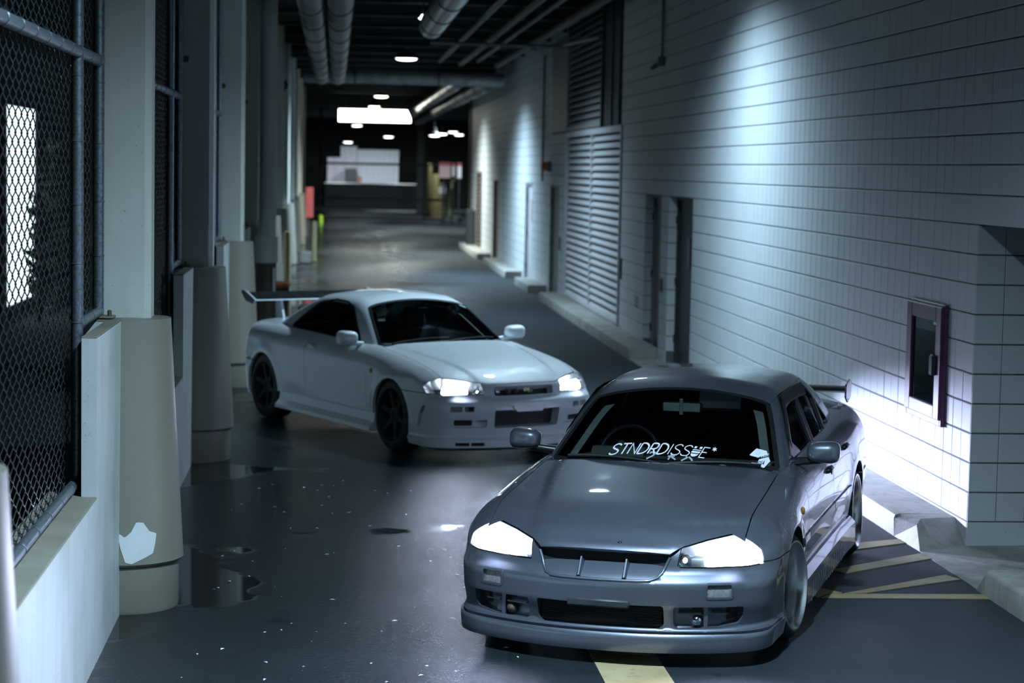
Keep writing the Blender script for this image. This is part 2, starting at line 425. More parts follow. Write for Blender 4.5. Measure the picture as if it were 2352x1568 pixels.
class Wall:
    """rays square to a plan curve round the nose: s = x at the front, then round the corner, then along the flank"""
    xa, yc, R = 0.36, -0.44, 0.50
    def sof(s, x, y):
        ax = abs(x); sg = 1 if x >= 0 else -1; L = s.xa + s.R*PI/2
        if y > s.yc: return sg*(L + y - s.yc)
        if ax < s.xa: return x
        return sg*(s.xa + s.R*math.atan2(ax-s.xa, max(s.yc-y, 1e-6)))
    def uv(s, P): return np.array([(s.sof(p[0], p[1]), p[2]) for p in P])
    def rays(s, UV):
        S = UV[:, 0]; a = np.abs(S); sg = np.where(S >= 0, 1, -1); L = s.xa + s.R*PI/2
        ph = np.clip((a-s.xa)/s.R, 0, PI/2)
        bx = np.where(a < s.xa, a, s.xa); by = np.where(a > L, s.yc + a - L, s.yc)
        nx, ny = np.sin(ph), -np.cos(ph)
        O = np.stack([sg*(bx + nx*(s.R+0.7)), by + ny*(s.R+0.7), UV[:, 1]], -1)
        return O, np.stack([-sg*nx, -ny, np.zeros_like(nx)], -1), 1.2
FRONT = Wall()

def area2(p): x, y = p[:, 0], p[:, 1]; return 0.5*np.sum(x*np.roll(y, -1)-np.roll(x, -1)*y)
def dens(p, h):
    out = []
    for i in range(len(p)):
        a, b = p[i], p[(i+1) % len(p)]; k = max(1, int(math.ceil(np.linalg.norm(b-a)/h)))
        out += [a + (b-a)*j/k for j in range(k)]
    return np.array(out)
def rp(pts, r=0.02, n=5):
    """polygon with its corners rounded; r may be a list"""
    P = [np.array(p, float) for p in pts]; N = len(P); out = []
    rr = r if hasattr(r, '__len__') else [r]*N
    for i in range(N):
        a, b, c = P[i-1], P[i], P[(i+1) % N]; ri = rr[i]
        if ri <= 0: out.append(b); continue
        u = a-b; w = c-b; lu, lw = np.linalg.norm(u), np.linalg.norm(w); u, w = u/lu, w/lw
        ang = math.acos(max(-1, min(1, float(np.dot(u[:2], w[:2]) if len(u) == 2 else np.dot(u, w)))))
        d = min(ri/max(math.tan(ang/2), 0.05), lu*0.45, lw*0.45)
        p0, p1 = b+u*d, b+w*d
        for k in range(n+1):
            t = k/n; out.append((1-t)**2*p0 + 2*t*(1-t)*b + t*t*p1)
    return np.array(out)
def inset(p, d):
    """move a closed 2-D loop inwards by d (outwards if negative)"""
    if area2(p) < 0: d = -d
    e = np.roll(p, -1, 0)-p; ln = np.linalg.norm(e, axis=1, keepdims=True); e = e/np.maximum(ln, 1e-9)
    nrm = np.stack([-e[:, 1], e[:, 0]], 1); a = nrm + np.roll(nrm, 1, 0)
    a = a/np.maximum((a*a).sum(1, keepdims=True)*0.5, 0.35)
    return p + a*d
def inside(P, poly):
    x, y = P[:, 0][:, None], P[:, 1][:, None]; a = poly; b = np.roll(poly, -1, 0)
    c = ((a[:, 1] > y) != (b[:, 1] > y)) & (x < (b[:, 0]-a[:, 0])*(y-a[:, 1])/(b[:, 1]-a[:, 1]+1e-15) + a[:, 0])
    return (c.sum(1) % 2) == 1
def segdist(P, poly):
    a = poly[None]; b = np.roll(poly, -1, 0)[None]; q = P[:, None]; d = b-a
    t = np.clip(((q-a)*d).sum(2)/np.maximum((d*d).sum(2), 1e-12), 0, 1)
    return np.sqrt(((a+d*t[..., None]-q)**2).sum(2)).min(1)

def panel(F, proj, outer, holes=(), h=0.03, gap=0.0022, rim=0.018, off=0.0, hrim=None, hgap=0.0, dense=None, rimh=None):
    """skin of the implicit surface F inside a closed loop (2-D in proj, or 3-D points), with folded edges. Returns (V, N, T)"""
    def to2(p):
        p = np.asarray(p, float); p = proj.uv(p) if p.shape[1] == 3 else p
        return p[np.linalg.norm(p-np.roll(p, 1, 0), axis=1) > 2e-4]
    dn = dense or h
    o2 = inset(dens(to2(outer), dn), gap); hs = [inset(dens(to2(q), dn*0.7), -hgap) for q in holes]
    loops = [o2] + hs; pts = []; edges = []; lid = []
    for L in loops:
        b = len(pts); pts += L.tolist(); edges += [(b+i, b+(i+1) % len(L)) for i in range(len(L))]; lid.append(list(range(b, b+len(L))))
    mn, mx = o2.min(0), o2.max(0)
    gx, gy = np.meshgrid(np.arange(mn[0]+h*0.5, mx[0], h), np.arange(mn[1]+h*0.5, mx[1], h*0.866)); gx = gx + (np.arange(gx.shape[0]) % 2)[:, None]*h*0.5
    G = np.stack([gx.ravel(), gy.ravel()], 1)
    if len(G):
        k = inside(G, o2)
        for q in hs: k &= ~inside(G, q)
        G = G[k]
        for L in loops:
            if len(G): G = G[segdist(G, L) > h*0.55]
    nb = len(pts); allp = pts + G.tolist()
    r = delaunay_2d_cdt([Vector(p) for p in allp], edges, [], 0, 1e-7)
    P2 = np.array([tuple(v) for v in r[0]]); T = np.array([tuple(f) for f in r[2] if len(f) == 3])
    mp = {}
    for newi, olds in enumerate(r[3]):
        for q in olds: mp[q] = newi
    cen = P2[T].mean(1); k = inside(cen, o2)
    for q in hs: k &= ~inside(cen, q)
    T = T[k]
    O, D, tm = proj.rays(P2); P, miss = march(F, O, D, tm); N = grad(F, P)
    if off: P = P + N*off
    t = T; fn = np.cross(P[t[:, 1]]-P[t[:, 0]], P[t[:, 2]]-P[t[:, 0]]); fl = (fn*N[t].mean(1)).sum(1) < 0; T[fl] = T[fl][:, ::-1]
    V, NN, TT = [P], [N], [T]; cnt = len(P)
    for li, L in enumerate(lid):
        d = rim if li == 0 else (hrim if hrim is not None else rim)
        if d <= 0: continue
        ii = np.array([mp[q] for q in L]); a = P[ii]; n_ = N[ii]
        tang = np.roll(a, -1, 0)-np.roll(a, 1, 0); side = np.cross(tang, n_); side /= np.maximum(np.linalg.norm(side, axis=1, keepdims=True), 1e-9)
        ccw = area2(np.array(loops[li])) > 0
        # outward of the material: test with a neighbour triangle centroid
        c0 = P.mean(0) if li == 0 else a.mean(0)
        s_ = np.sign(((a-c0)*side).sum()) or 1
        side = side*s_ if li == 0 else -side*s_
        dd = np.full(len(ii), d)
        back = a - n_*dd[:, None]
        if li > 0 and rimh is not None: back = rimh(a, n_, li)
        V += [a, back]; NN += [side, side]; m_ = len(ii); i = np.arange(m_); j = (i+1) % m_
        t1 = np.stack([cnt+i, cnt+j, cnt+m_+j], 1); t2 = np.stack([cnt+i, cnt+m_+j, cnt+m_+i], 1); tt = np.concatenate([t1, t2])
        allv = np.concatenate([a, back]); q = tt-cnt; f2 = np.cross(allv[q[:, 1]]-allv[q[:, 0]], allv[q[:, 2]]-allv[q[:, 0]]); sd = np.concatenate([side, side])
        w = (f2*sd[q].mean(1)).sum(1) < 0; tt[w] = tt[w][:, ::-1]
        TT.append(tt); cnt += 2*m_
    return np.concatenate(V), np.concatenate(NN), np.concatenate(TT)
def mir(p):
    V, N, T = p; s = np.array([-1, 1, 1]); return V*s, N*s, T[:, ::-1]

class Emit:
    """links panel meshes under a car root, leaning the body by its small roll and pitch"""
    def __init__(s, root, roll, pitch): s.root, s.roll, s.pitch = root, roll, pitch
    def tilt(s, V):
        V = np.array(V, float).copy(); V[:, 2] += V[:, 0]*s.roll + (V[:, 1]-1.33)*s.pitch; return V
    def skin(s, name, parts, mt, parent=None, label=None):
        if isinstance(parts, tuple): parts = [parts]
        Vs, Ns, Ts, c = [], [], [], 0
        for V, N, T in parts: Vs.append(V); Ns.append(N); Ts.append(T+c); c += len(V)
        V, N, T = s.tilt(np.concatenate(Vs)), np.concatenate(Ns), np.concatenate(Ts)
        me = bpy.data.meshes.new(name); me.from_pydata(V.tolist(), [], T.tolist())
        me.polygons.foreach_set('use_smooth', [True]*len(me.polygons))
        me.normals_split_custom_set_from_vertices(N.tolist())
        o = link(name, me, mt, parent or s.root)
        if label: o['label'] = label
        return o
    def solid(s, name, mb, mt, parent=None, smooth=40, label=None, tilt=True, kind=None):
        if tilt: mb.v = [tuple(p) for p in s.tilt(mb.v)]
        o = mb.build(name, mt, parent or s.root, smooth)
        if label: o['label'] = label
        if kind: o['kind'] = kind
        return o

def arc(yc, zc, R, a0, a1, n=22): return [(yc + R*math.cos(a0+(a1-a0)*i/n), zc + R*math.sin(a0+(a1-a0)*i/n)) for i in range(n+1)]

# stroke lettering -------------------------------------------------
def cr_(pts, n=5):
    P = [np.array(p, float) for p in pts]; out = []
    for i in range(len(P)-1):
        p0, p1, p2, p3 = P[max(i-1, 0)], P[i], P[i+1], P[min(i+2, len(P)-1)]
        for k in range(n):
            t = k/n; out.append(0.5*((2*p1)+(p2-p0)*t+(2*p0-5*p1+4*p2-p3)*t*t+(3*p1-p0-3*p2+p3)*t**3))
    return out + [P[-1]]
GLY = {
 'S': (.78, [cr_([(.76, .84), (.6, .98), (.36, 1), (.13, .86), (.13, .66), (.36, .53), (.6, .44), (.76, .28), (.66, .07), (.4, 0), (.14, .04), (.02, .17)])]),
 'T': (.72, [[(0, 1), (.74, 1)], [(.37, 1), (.37, 0)]]),
 'N': (.80, [[(.04, 0), (.04, 1), (.74, 0), (.74, 1)]]),
 'D': (.86, [[(.04, 0), (.04, 1)], cr_([(.04, 1), (.36, 1), (.68, .82), (.8, .5), (.68, .18), (.36, 0), (.04, 0)])]),
 'R': (.72, [[(.04, 0), (.04, 1)], cr_([(.04, 1), (.42, 1), (.62, .88), (.62, .62), (.42, .48), (.04, .47)]), [(.34, .47), (.66, 0)]]),
 'I': (.2, [[(.08, 0), (.08, 1)]]),
 'E': (.62, [[(.56, 1), (.04, 1), (.04, 0), (.56, 0)], [(.04, .52), (.5, .52)]]),
 'B': (.7, [[(.04, 0), (.04, 1)], cr_([(.04, 1), (.4, 1), (.58, .88), (.56, .64), (.38, .53), (.04, .53)]), cr_([(.38, .53), (.62, .42), (.64, .14), (.42, 0), (.04, 0)])]),
 'U': (.76, [cr_([(.05, 1), (.05, .35), (.2, .05), (.38, 0), (.56, .05), (.7, .35), (.7, 1)])]),
 'A': (.8, [[(0, 0), (.38, 1), (.76, 0)], [(.14, .34), (.62, .34)]]),
 'C': (.78, [cr_([(.74, .84), (.5, 1), (.18, .86), (.04, .5), (.18, .14), (.5, 0), (.74, .16)])]),
 'V': (.76, [[(0, 1), (.36, 0), (.72, 1)]]),
 'W': (1.0, [[(0, 1), (.24, 0), (.48, .9), (.72, 0), (.96, 1)]]),
 'J': (.5, [cr_([(.4, 1), (.4, .3), (.28, .03), (.1, .03), (0, .2)])]),
 'F': (.6, [[(.56, 1), (.04, 1), (.04, 0)], [(.04, .52), (.5, .52)]]),
 'M': (.9, [[(.04, 0), (.04, 1), (.42, .2), (.8, 1), (.8, 0)]]),
 'G': (.82, [cr_([(.74, .84), (.5, 1), (.18, .86), (.04, .5), (.18, .14), (.5, 0), (.74, .1), (.76, .45)]), [(.48, .45), (.76, .45)]]),
 '2': (.66, [cr_([(.06, .78), (.2, .98), (.46, .98), (.58, .76), (.44, .48), (.05, 0)]) + [(.6, 0)]]),
 '0': (.7, [cr_([(.33, 1), (.08, .78), (.04, .5), (.08, .22), (.33, 0), (.58, .22), (.62, .5), (.58, .78), (.33, 1)])]),
 '1': (.36, [[(.04, .8), (.22, 1), (.22, 0)]]),
 '4': (.7, [[(.5, 0), (.5, 1), (.02, .3), (.66, .3)]]),
 '7': (.6, [[(.04, 1), (.56, 1), (.2, 0)]]),
 '-': (.4, [[(.05, .5), (.35, .5)]]),
 '*': (.4, [[(.2, .6), (.2, 1)], [(.02, .7), (.38, .9)], [(.02, .9), (.38, .7)]]),
 ' ': (.35, []),
}
def strokes(lines, w, out=None):
    """flat polygons (2-D) for polylines of width w"""
    out = [] if out is None else out
    for ln in lines:
        ln = [np.array(p, float) for p in ln]
        L, R = [], []
        for i, p in enumerate(ln):
            a = ln[max(i-1, 0)]; b = ln[min(i+1, len(ln)-1)]
            d0 = p-a if i > 0 else b-p; d1 = b-p if i < len(ln)-1 else p-a
            d0 = d0/(np.linalg.norm(d0)+1e-9); d1 = d1/(np.linalg.norm(d1)+1e-9)
            n0 = np.array([-d0[1], d0[0]]); n1 = np.array([-d1[1], d1[0]]); nn = n0+n1; q = max((nn*nn).sum()*0.5, 0.35); nn = nn/q
            L.append(p+nn*w/2); R.append(p-nn*w/2)
        for i in range(len(ln)-1): out.append([L[i], L[i+1], R[i+1], R[i]])
    return out
def text_polys(txt, w, track=0.12, shear=0.0, ws=None):
    """quads of a stroke text, unit cap height, and its width"""
    x = 0; out = []
    for i, ch in enumerate(txt):
        adv, lines = GLY[ch]; wi = ws[i] if ws else w
        for q in strokes(lines, wi): out.append([(p[0]+x+p[1]*shear, p[1]) for p in q])
        x += adv+track
    return out, x
# ------------------------------------------------------------------ the two cars
def body_fields(K):
    """K: numbers of one car. Returns the body field and the cabin field"""
    Wy = Sp(*K['width']); sz = Sp(*K['section']); Hc = Sp(*K['top']); yn = Sp(*K['nose']); yr = Sp(*K['tail'])
    plan, pp, zc, Ra, fl = K['plan'], K['plan_pow'], K['arch_z'], K['arch_r'], K['flare']
    lipo = K.get('lip_out', 0.0); br = K.get('bulge', 0.010)
    def Fb(x, y, z):
        ax = np.abs(x)
        w = Wy(y) + sz(z)
        for yc, k in ((0.0, 1.0), (2.665, K.get('flare_rear', 1.0))):
            r = np.sqrt((y-yc)**2 + (z-zc)**2)
            w = w + fl*k*np.exp(-((r-Ra-0.015)/0.07)**2)*sstep(zc-0.25, zc, z)
        w = w + lipo*(1-sstep(0.185, 0.20, z))*(1-sstep(-0.10, 0.15, y))*(1-0.45*sstep(-0.66, -0.40, y))
        w = w + K.get('front_fill', 0.0)*(1-sstep(0.2, 0.42, z))*(1-sstep(-0.20, 0.1, y)) + K.get('side_fill', 0.0)*(1-sstep(0.16, 0.40, z))*(1-sstep(-0.20, 0.1, y))*sstep(-0.62, -0.34, y)
        side = ax - w
        line = 0.40 + 0.17*sstep(-0.8, 0.5, y)
        top = z - (Hc(y) - K['crown']*(ax/0.68)**2.2 - 0.25*np.maximum(ax-0.72, 0) + br*(1-sstep(line-0.015, line+0.05, ax))*(1-sstep(0.5, 0.6, y)))
        fr = (yn(z) + plan*(ax/0.63)**pp) - y
        rr = y - (yr(z) - 0.16*(ax/0.70)**2.6)
        f = smax(side, fr, 0.17)
        f = smax(f, rr, 0.20)
        return smax(f, top*0.97, K.get('shoulder', 0.12)*(1 - K.get('nose_crease', 0.0)*(1-sstep(0.30, 0.50, ax))*(1-sstep(-0.72, -0.5, y))))
    y0, zs, sl, cv = K['screen']; ry0, rz0, rsl = K['rear_screen']; wb, zb, tum = K['cabin']; Zr = Sp(*K['roof'])
    def Fg(x, y, z):
        ax = np.abs(x)
        ws = ((y0 + sl*(z-zs) + cv*(ax/0.66)**2) - y)/math.sqrt(1+sl*sl)
        rs = (y - (ry0 - rsl*(z-rz0) - 0.10*(ax/0.6)**2))/math.sqrt(1+rsl*rsl)
        sd = (ax - (wb - tum*(z-zb) - 0.35*np.maximum(z-zb-0.25, 0)**2 - 0.05*sstep(1.9, 3.2, y)))/math.sqrt(1+tum*tum)
        rf = z - (Zr(y) - 0.045*(ax/0.5)**2)
        f = smax(ws, rf, 0.09); f = smax(f, rs, 0.12)
        return smax(f, sd, 0.085)
    return Fb, Fg

def on(F, proj, uv):
    """3-D points of the surface for 2-D points of a projection"""
    uv = np.array(uv, float); O, D, t = proj.rays(uv); return march(F, O, D, t)[0]

def make_wheel(E, name, x, y, sgn, zc, R, wdt, lip, kind, steer=0.0, camber=0.0, label=None):
    """tyre with rim, spokes and nuts; x is the outer face, sgn its side"""
    e = Matrix.Translation((x, y, zc)) @ Matrix.Rotation(steer, 4, 'Z') @ Matrix.Rotation(camber*sgn, 4, 'Y')
    def fin(mb):
        mb.v = [tuple(e @ Vector((sgn*p[0], p[1], p[2]))) for p in mb.v]; return mb
    t = MB(); s = 0.006
    t.lathe([(lip-0.012, -wdt+0.03), (lip+0.006, -wdt+0.012), (R-0.028, -wdt+0.004), (R-0.006, -wdt+0.02), (R, -wdt+0.045), (R, -0.055), (R-0.006, -0.030), (R-0.024, -0.012), (lip+0.012, s-0.004), (lip+0.002, s-0.006), (lip-0.004, -0.012)], 56, axis='x')
    tyre = E.solid(name, fin(t), M['rubber'], smooth=35, tilt=False, label=label)
    rim = MB()
    if kind == 'dish':
        rim.lathe([(lip-0.010, -0.016), (lip+0.004, -0.004), (lip+0.001, 0.006), (lip-0.008, 0.006), (lip-0.014, -0.004), (lip-0.024, -0.014), (lip-0.034, -0.05), (lip-0.040, -0.115), (lip-0.046, -0.122)], 64, axis='x')
        E.solid('rim', fin(rim), M['rim_silver'], tyre, 35, tilt=False, label='polished deep dish rim')
        fc = MB(); fc.lathe([(lip-0.042, -0.121), (lip-0.06, -0.118), (lip-0.075, -0.128), (0.085, -0.115), (0.062, -0.098), (0.0, -0.095)], 48, axis='x')
        E.solid('rim_face', fin(fc), M['rim_dark'], tyre, 35, tilt=False)
        for k in range(8):
            a = 2*PI*k/8; sp = MB(); ca, sa = math.cos(a), math.sin(a)
            P = []
            for r_, w_, h_ in ((0.062, 0.020, -0.096), (0.12, 0.017, -0.104), (lip-0.05, 0.024, -0.112)):
                for q in (-1, 1): P.append((h_, r_*ca - q*w_*sa, r_*sa + q*w_*ca))
            for r_, w_, h_ in ((0.062, 0.024, -0.118), (0.12, 0.022, -0.128), (lip-0.05, 0.03, -0.13)):
                for q in (-1, 1): P.append((h_, r_*ca - q*w_*sa, r_*sa + q*w_*ca))
            sp.add(P, [(0, 1, 3, 2), (2, 3, 5, 4), (0, 2, 8, 6), (2, 4, 10, 8), (1, 7, 9, 3), (3, 9, 11, 5), (4, 5, 11, 10)])
            E.solid('spoke', fin(sp), M['rim_dark'], tyre, 30, tilt=False)
        cap = MB(); cap.lathe([(0.045, -0.096), (0.045, -0.080), (0.036, -0.074), (0.0, -0.072)], 24, axis='x'); E.solid('centre_cap', fin(cap), M['rim_silver'], tyre, 35, tilt=False)
        for k in range(5):
            a = 2*PI*k/5+0.3; nu = MB(); nu.lathe([(0.010, -0.098), (0.010, -0.080), (0.0, -0.078)], 6, origin=(0, 0.056*math.cos(a)*1.05, 0.056*math.sin(a)*1.05), axis='x'); E.solid('lug_nut', fin(nu), M['chrome'], tyre, 20, tilt=False)
    else:
        rim.lathe([(lip-0.010, -0.016), (lip+0.003, -0.002), (lip-0.002, 0.004), (lip-0.012, -0.004), (lip-0.022, -0.02), (lip-0.03, -0.09), (lip-0.04, -0.16)], 56, axis='x')
        E.solid('rim', fin(rim), M['black_rim'], tyre, 35, tilt=False)
        hub = MB(); hub.lathe([(0.086, -0.075), (0.083, -0.045), (0.066, -0.036), (0.034, -0.036), (0.03, -0.046), (0.0, -0.046)], 32, axis='x'); E.solid('hub', fin(hub), M['black_rim'], tyre, 35, tilt=False)
        disc = MB(); disc.lathe([(0.17, -0.12), (0.17, -0.105), (0.09, -0.105), (0.09, -0.12)], 32, axis='x'); E.solid('brake_disc', fin(disc), M['core'], tyre, 35, tilt=False)
        for k in range(6):
            a = 2*PI*k/6+0.26; ca, sa = math.cos(a), math.sin(a); P = []
            for dz in (0.0, -0.03):
                for r_, w_, h_ in ((0.06, 0.030, -0.040), (0.14, 0.020, -0.030), (lip-0.018, 0.026, -0.020)):
                    for q in (-1, 1): P.append((h_+dz, r_*ca - q*w_*sa, r_*sa + q*w_*ca))
            sp = MB(); sp.add(P, [(0, 1, 3, 2), (2, 3, 5, 4), (0, 2, 8, 6), (2, 4, 10, 8), (1, 7, 9, 3), (3, 9, 11, 5), (4, 5, 11, 10), (6, 8, 9, 7), (8, 10, 11, 9), (0, 6, 7, 1)])
            E.solid('spoke', fin(sp), M['black_rim'], tyre, 30, tilt=False)
    return tyre

def blob_mirror(E, sgn, c, paint, parent, size=(0.105, 0.085, 0.068), label=None):
    """door mirror: rounded shell, glass on its rear face, foot and arm"""
    cx, cy, cz = c; a, b, d = size; mb = MB(); nu, nv = 28, 16; vs = []
    for i in range(nv+1):
        th = PI*i/nv
        for k in range(nu):
            ph = 2*PI*k/nu
            def pw(q, e): return math.copysign(abs(q)**e, q)
            ex = 0.62
            x = a*pw(math.sin(th), ex)*pw(math.cos(ph), ex); z = d*pw(math.sin(th), ex)*pw(math.sin(ph), ex); y = -b*pw(math.cos(th), 0.8)
            if y > 0.35*b: y = 0.35*b
            z *= 1 + 0.10*(x/a); x *= 1.0
            vs.append((cx + sgn*x, cy + y, cz + z))
    fs = [(i*nu+k, i*nu+(k+1) % nu, (i+1)*nu+(k+1) % nu, (i+1)*nu+k) for i in range(nv) for k in range(nu)]
    mb.add(vs, fs)
    bm_ = E.solid('door_mirror', mb, paint, parent, 50, label=label)
    g = MB(); gp = rp([(-a*0.82, -d*0.72), (a*0.82, -d*0.78), (a*0.86, d*0.74), (-a*0.82, d*0.66)], 0.03)
    g.add([(cx+sgn*p[0], cy+0.35*b+0.002, cz+p[1]) for p in gp] + [(cx+sgn*p[0], cy+0.35*b-0.01, cz+p[1]) for p in gp], [tuple(range(len(gp))), tuple(range(len(gp), 2*len(gp)))] + [(i, (i+1) % len(gp), (i+1) % len(gp)+len(gp), i+len(gp)) for i in range(len(gp))])
    E.solid('mirror_glass', g, M['chrome'], bm_, None)
    arm = MB(); arm.tube([(cx-sgn*0.20, cy+0.045, cz-0.075), (cx-sgn*0.13, cy+0.02, cz-0.062), (cx-sgn*0.06, cy, cz-0.052), (cx+sgn*0.02, cy, cz-0.045)], [0.030, 0.024, 0.022, 0.018], 12)
    E.solid('mirror_arm', arm, M['black_trim'] if paint is M['silver'] else paint, bm_, 50)
    return bm_

def lamp_inside(E, lens_obj, F, poly, sg, K):
    """what shows behind a headlamp lens: bowl, big lit reflector, small projector, bulb"""
    pass

def seat(E, x, y, z, name='seat', rear=False, text=None, tall=1.0):
    w = 0.26 if not rear else 0.62
    s = MB(); s.box((x-w, y-0.26, z-0.10), (x+w, y+0.24, z+0.05), 0.05)
    o = E.solid(name, s, M['cloth'], None, 40)
    R = Matrix.Rotation(-0.24, 3, 'X')
    b = MB(); b.box((x-w*0.92, y+0.18, z+0.0), (x+w*0.92, y+0.30, z+0.50*tall), 0.045, R, (x, y+0.24, z))
    b.box((x-w*0.98, y+0.14, z+0.02), (x-w*0.72, y+0.27, z+0.46*tall), 0.04, R, (x, y+0.24, z)); b.box((x+w*0.72, y+0.14, z+0.02), (x+w*0.98, y+0.27, z+0.46*tall), 0.04, R, (x, y+0.24, z))
    bo = E.solid('seat_back', b, M['cloth'], o, 40)
    hz = z+0.50*tall
    for hx in ((x,) if not rear else (x-0.36, x+0.36)):
        hd = MB(); hd.box((hx-0.14, y+0.19, hz-0.03), (hx+0.14, y+0.28, hz+0.16), 0.04, R, (x, y+0.24, z)); E.solid('headrest', hd, M['cloth'], o, 40)
    if text:
        q, W_ = text_polys(text, 0.2, 0.18); t = MB(); k = 0.038
        for p in q: t.add([(x - W_*k/2 + a*k, y+0.135 + 0.24*0.0, z + 0.37*tall + c*k) for a, c in p], [(0, 1, 2, 3)])
        t.v = [tuple(R @ (Vector(v)-Vector((x, y+0.24, z))) + Vector((x, y+0.24, z))) for v in t.v]
        E.solid('seat_lettering', t, M['decal_grey'], o, None)
    return o

def interior(E, K):
    dz, wy = K['in_dz'], K['screen'][0]
    d = MB(); d.prism([(wy+0.10, 0.70+dz), (wy+0.10, 0.80+dz), (wy+0.30, 0.845+dz), (wy+0.50, 0.83+dz), (wy+0.56, 0.76+dz), (wy+0.50, 0.60+dz)], -0.60, 0.60, 'yz')
    dash = E.solid('dashboard', d, M['dash'], None, 30)
    hd = MB(); hd.prism([(wy+0.34, 0.83+dz), (wy+0.40, 0.885+dz), (wy+0.52, 0.875+dz), (wy+0.54, 0.80+dz)], -0.50, -0.18, 'yz'); E.solid('gauge_hood', hd, M['dash'], dash, 40)
    sw = MB(); c = Vector((-0.35, wy+0.70, 0.80+dz)); Rm = Matrix.Rotation(-0.42, 3, 'X')
    sw.tube([c + Rm @ Vector((0.18*math.cos(a), 0, 0.18*math.sin(a))) for a in [2*PI*i/36 for i in range(36)]], 0.014, 8, True)
    for a in (0.15, PI-0.15, -PI/2): sw.tube([c + Rm @ Vector((0.03*math.cos(a), 0.01, 0.03*math.sin(a))), c + Rm @ Vector((0.17*math.cos(a), 0, 0.17*math.sin(a)))], 0.014, 6)
    sw.lathe([(0.0, -0.02), (0.05, -0.02), (0.055, 0.02), (0.0, 0.03)], 16, tuple(c), 'y'); sw.tube([c, c + Rm @ Vector((0, -0.22, 0))], 0.025, 8)
    E.solid('steering_wheel', sw, M['black_trim'], None, 40)
    fl = MB(); fl.box((-0.66, wy+0.1, 0.20+dz), (0.66, 2.75, 0.26+dz), 0.01); fl.box((-0.62, 2.62, 0.26+dz), (0.62, 2.68, 0.78+dz), 0.01); E.solid('cabin_floor', fl, M['under'], None, None)
    seat(E, -0.35, 1.45, 0.42+dz, text=K.get('seat_text'), tall=K.get('seat_tall', 1.15)); seat(E, 0.35, 1.45, 0.42+dz, tall=K.get('seat_tall', 1.15)); seat(E, 0, 2.28, 0.44+dz, 'rear_seat', True)
    # inside mirror
    mz = K['mirror_in'][1]; my = K['mirror_in'][0]
    rm = MB(); rm.box((-0.125, my, mz-0.033), (0.125, my+.03, mz+0.033), 0.012); mo = E.solid('inside_mirror', rm, M['black_trim'], None, 40)
    gl_ = MB(); gl_.box((-0.112, my-.007, mz-0.026), (0.112, my-.0005, mz+0.026), 0.003); E.solid('mirror_back', gl_, M['lining'], mo, None, label='pale grey back of the inside mirror')
    st = MB(); st.tube([(0, my-.012, mz-0.042), (0, my-.012, mz+0.02), (0, my-.02, mz+0.05)], 0.012, 8); E.solid('mirror_stem', st, M['lining'], mo, 40)

def open_dens(pts, h):
    P = np.array(pts, float); out = [tuple(P[0])]
    for a, b in zip(P[:-1], P[1:]):
        k = max(1, int(math.ceil(np.linalg.norm(b-a)/h))); out += [tuple(a+(b-a)*(j+1)/k) for j in range(k)]
    return out

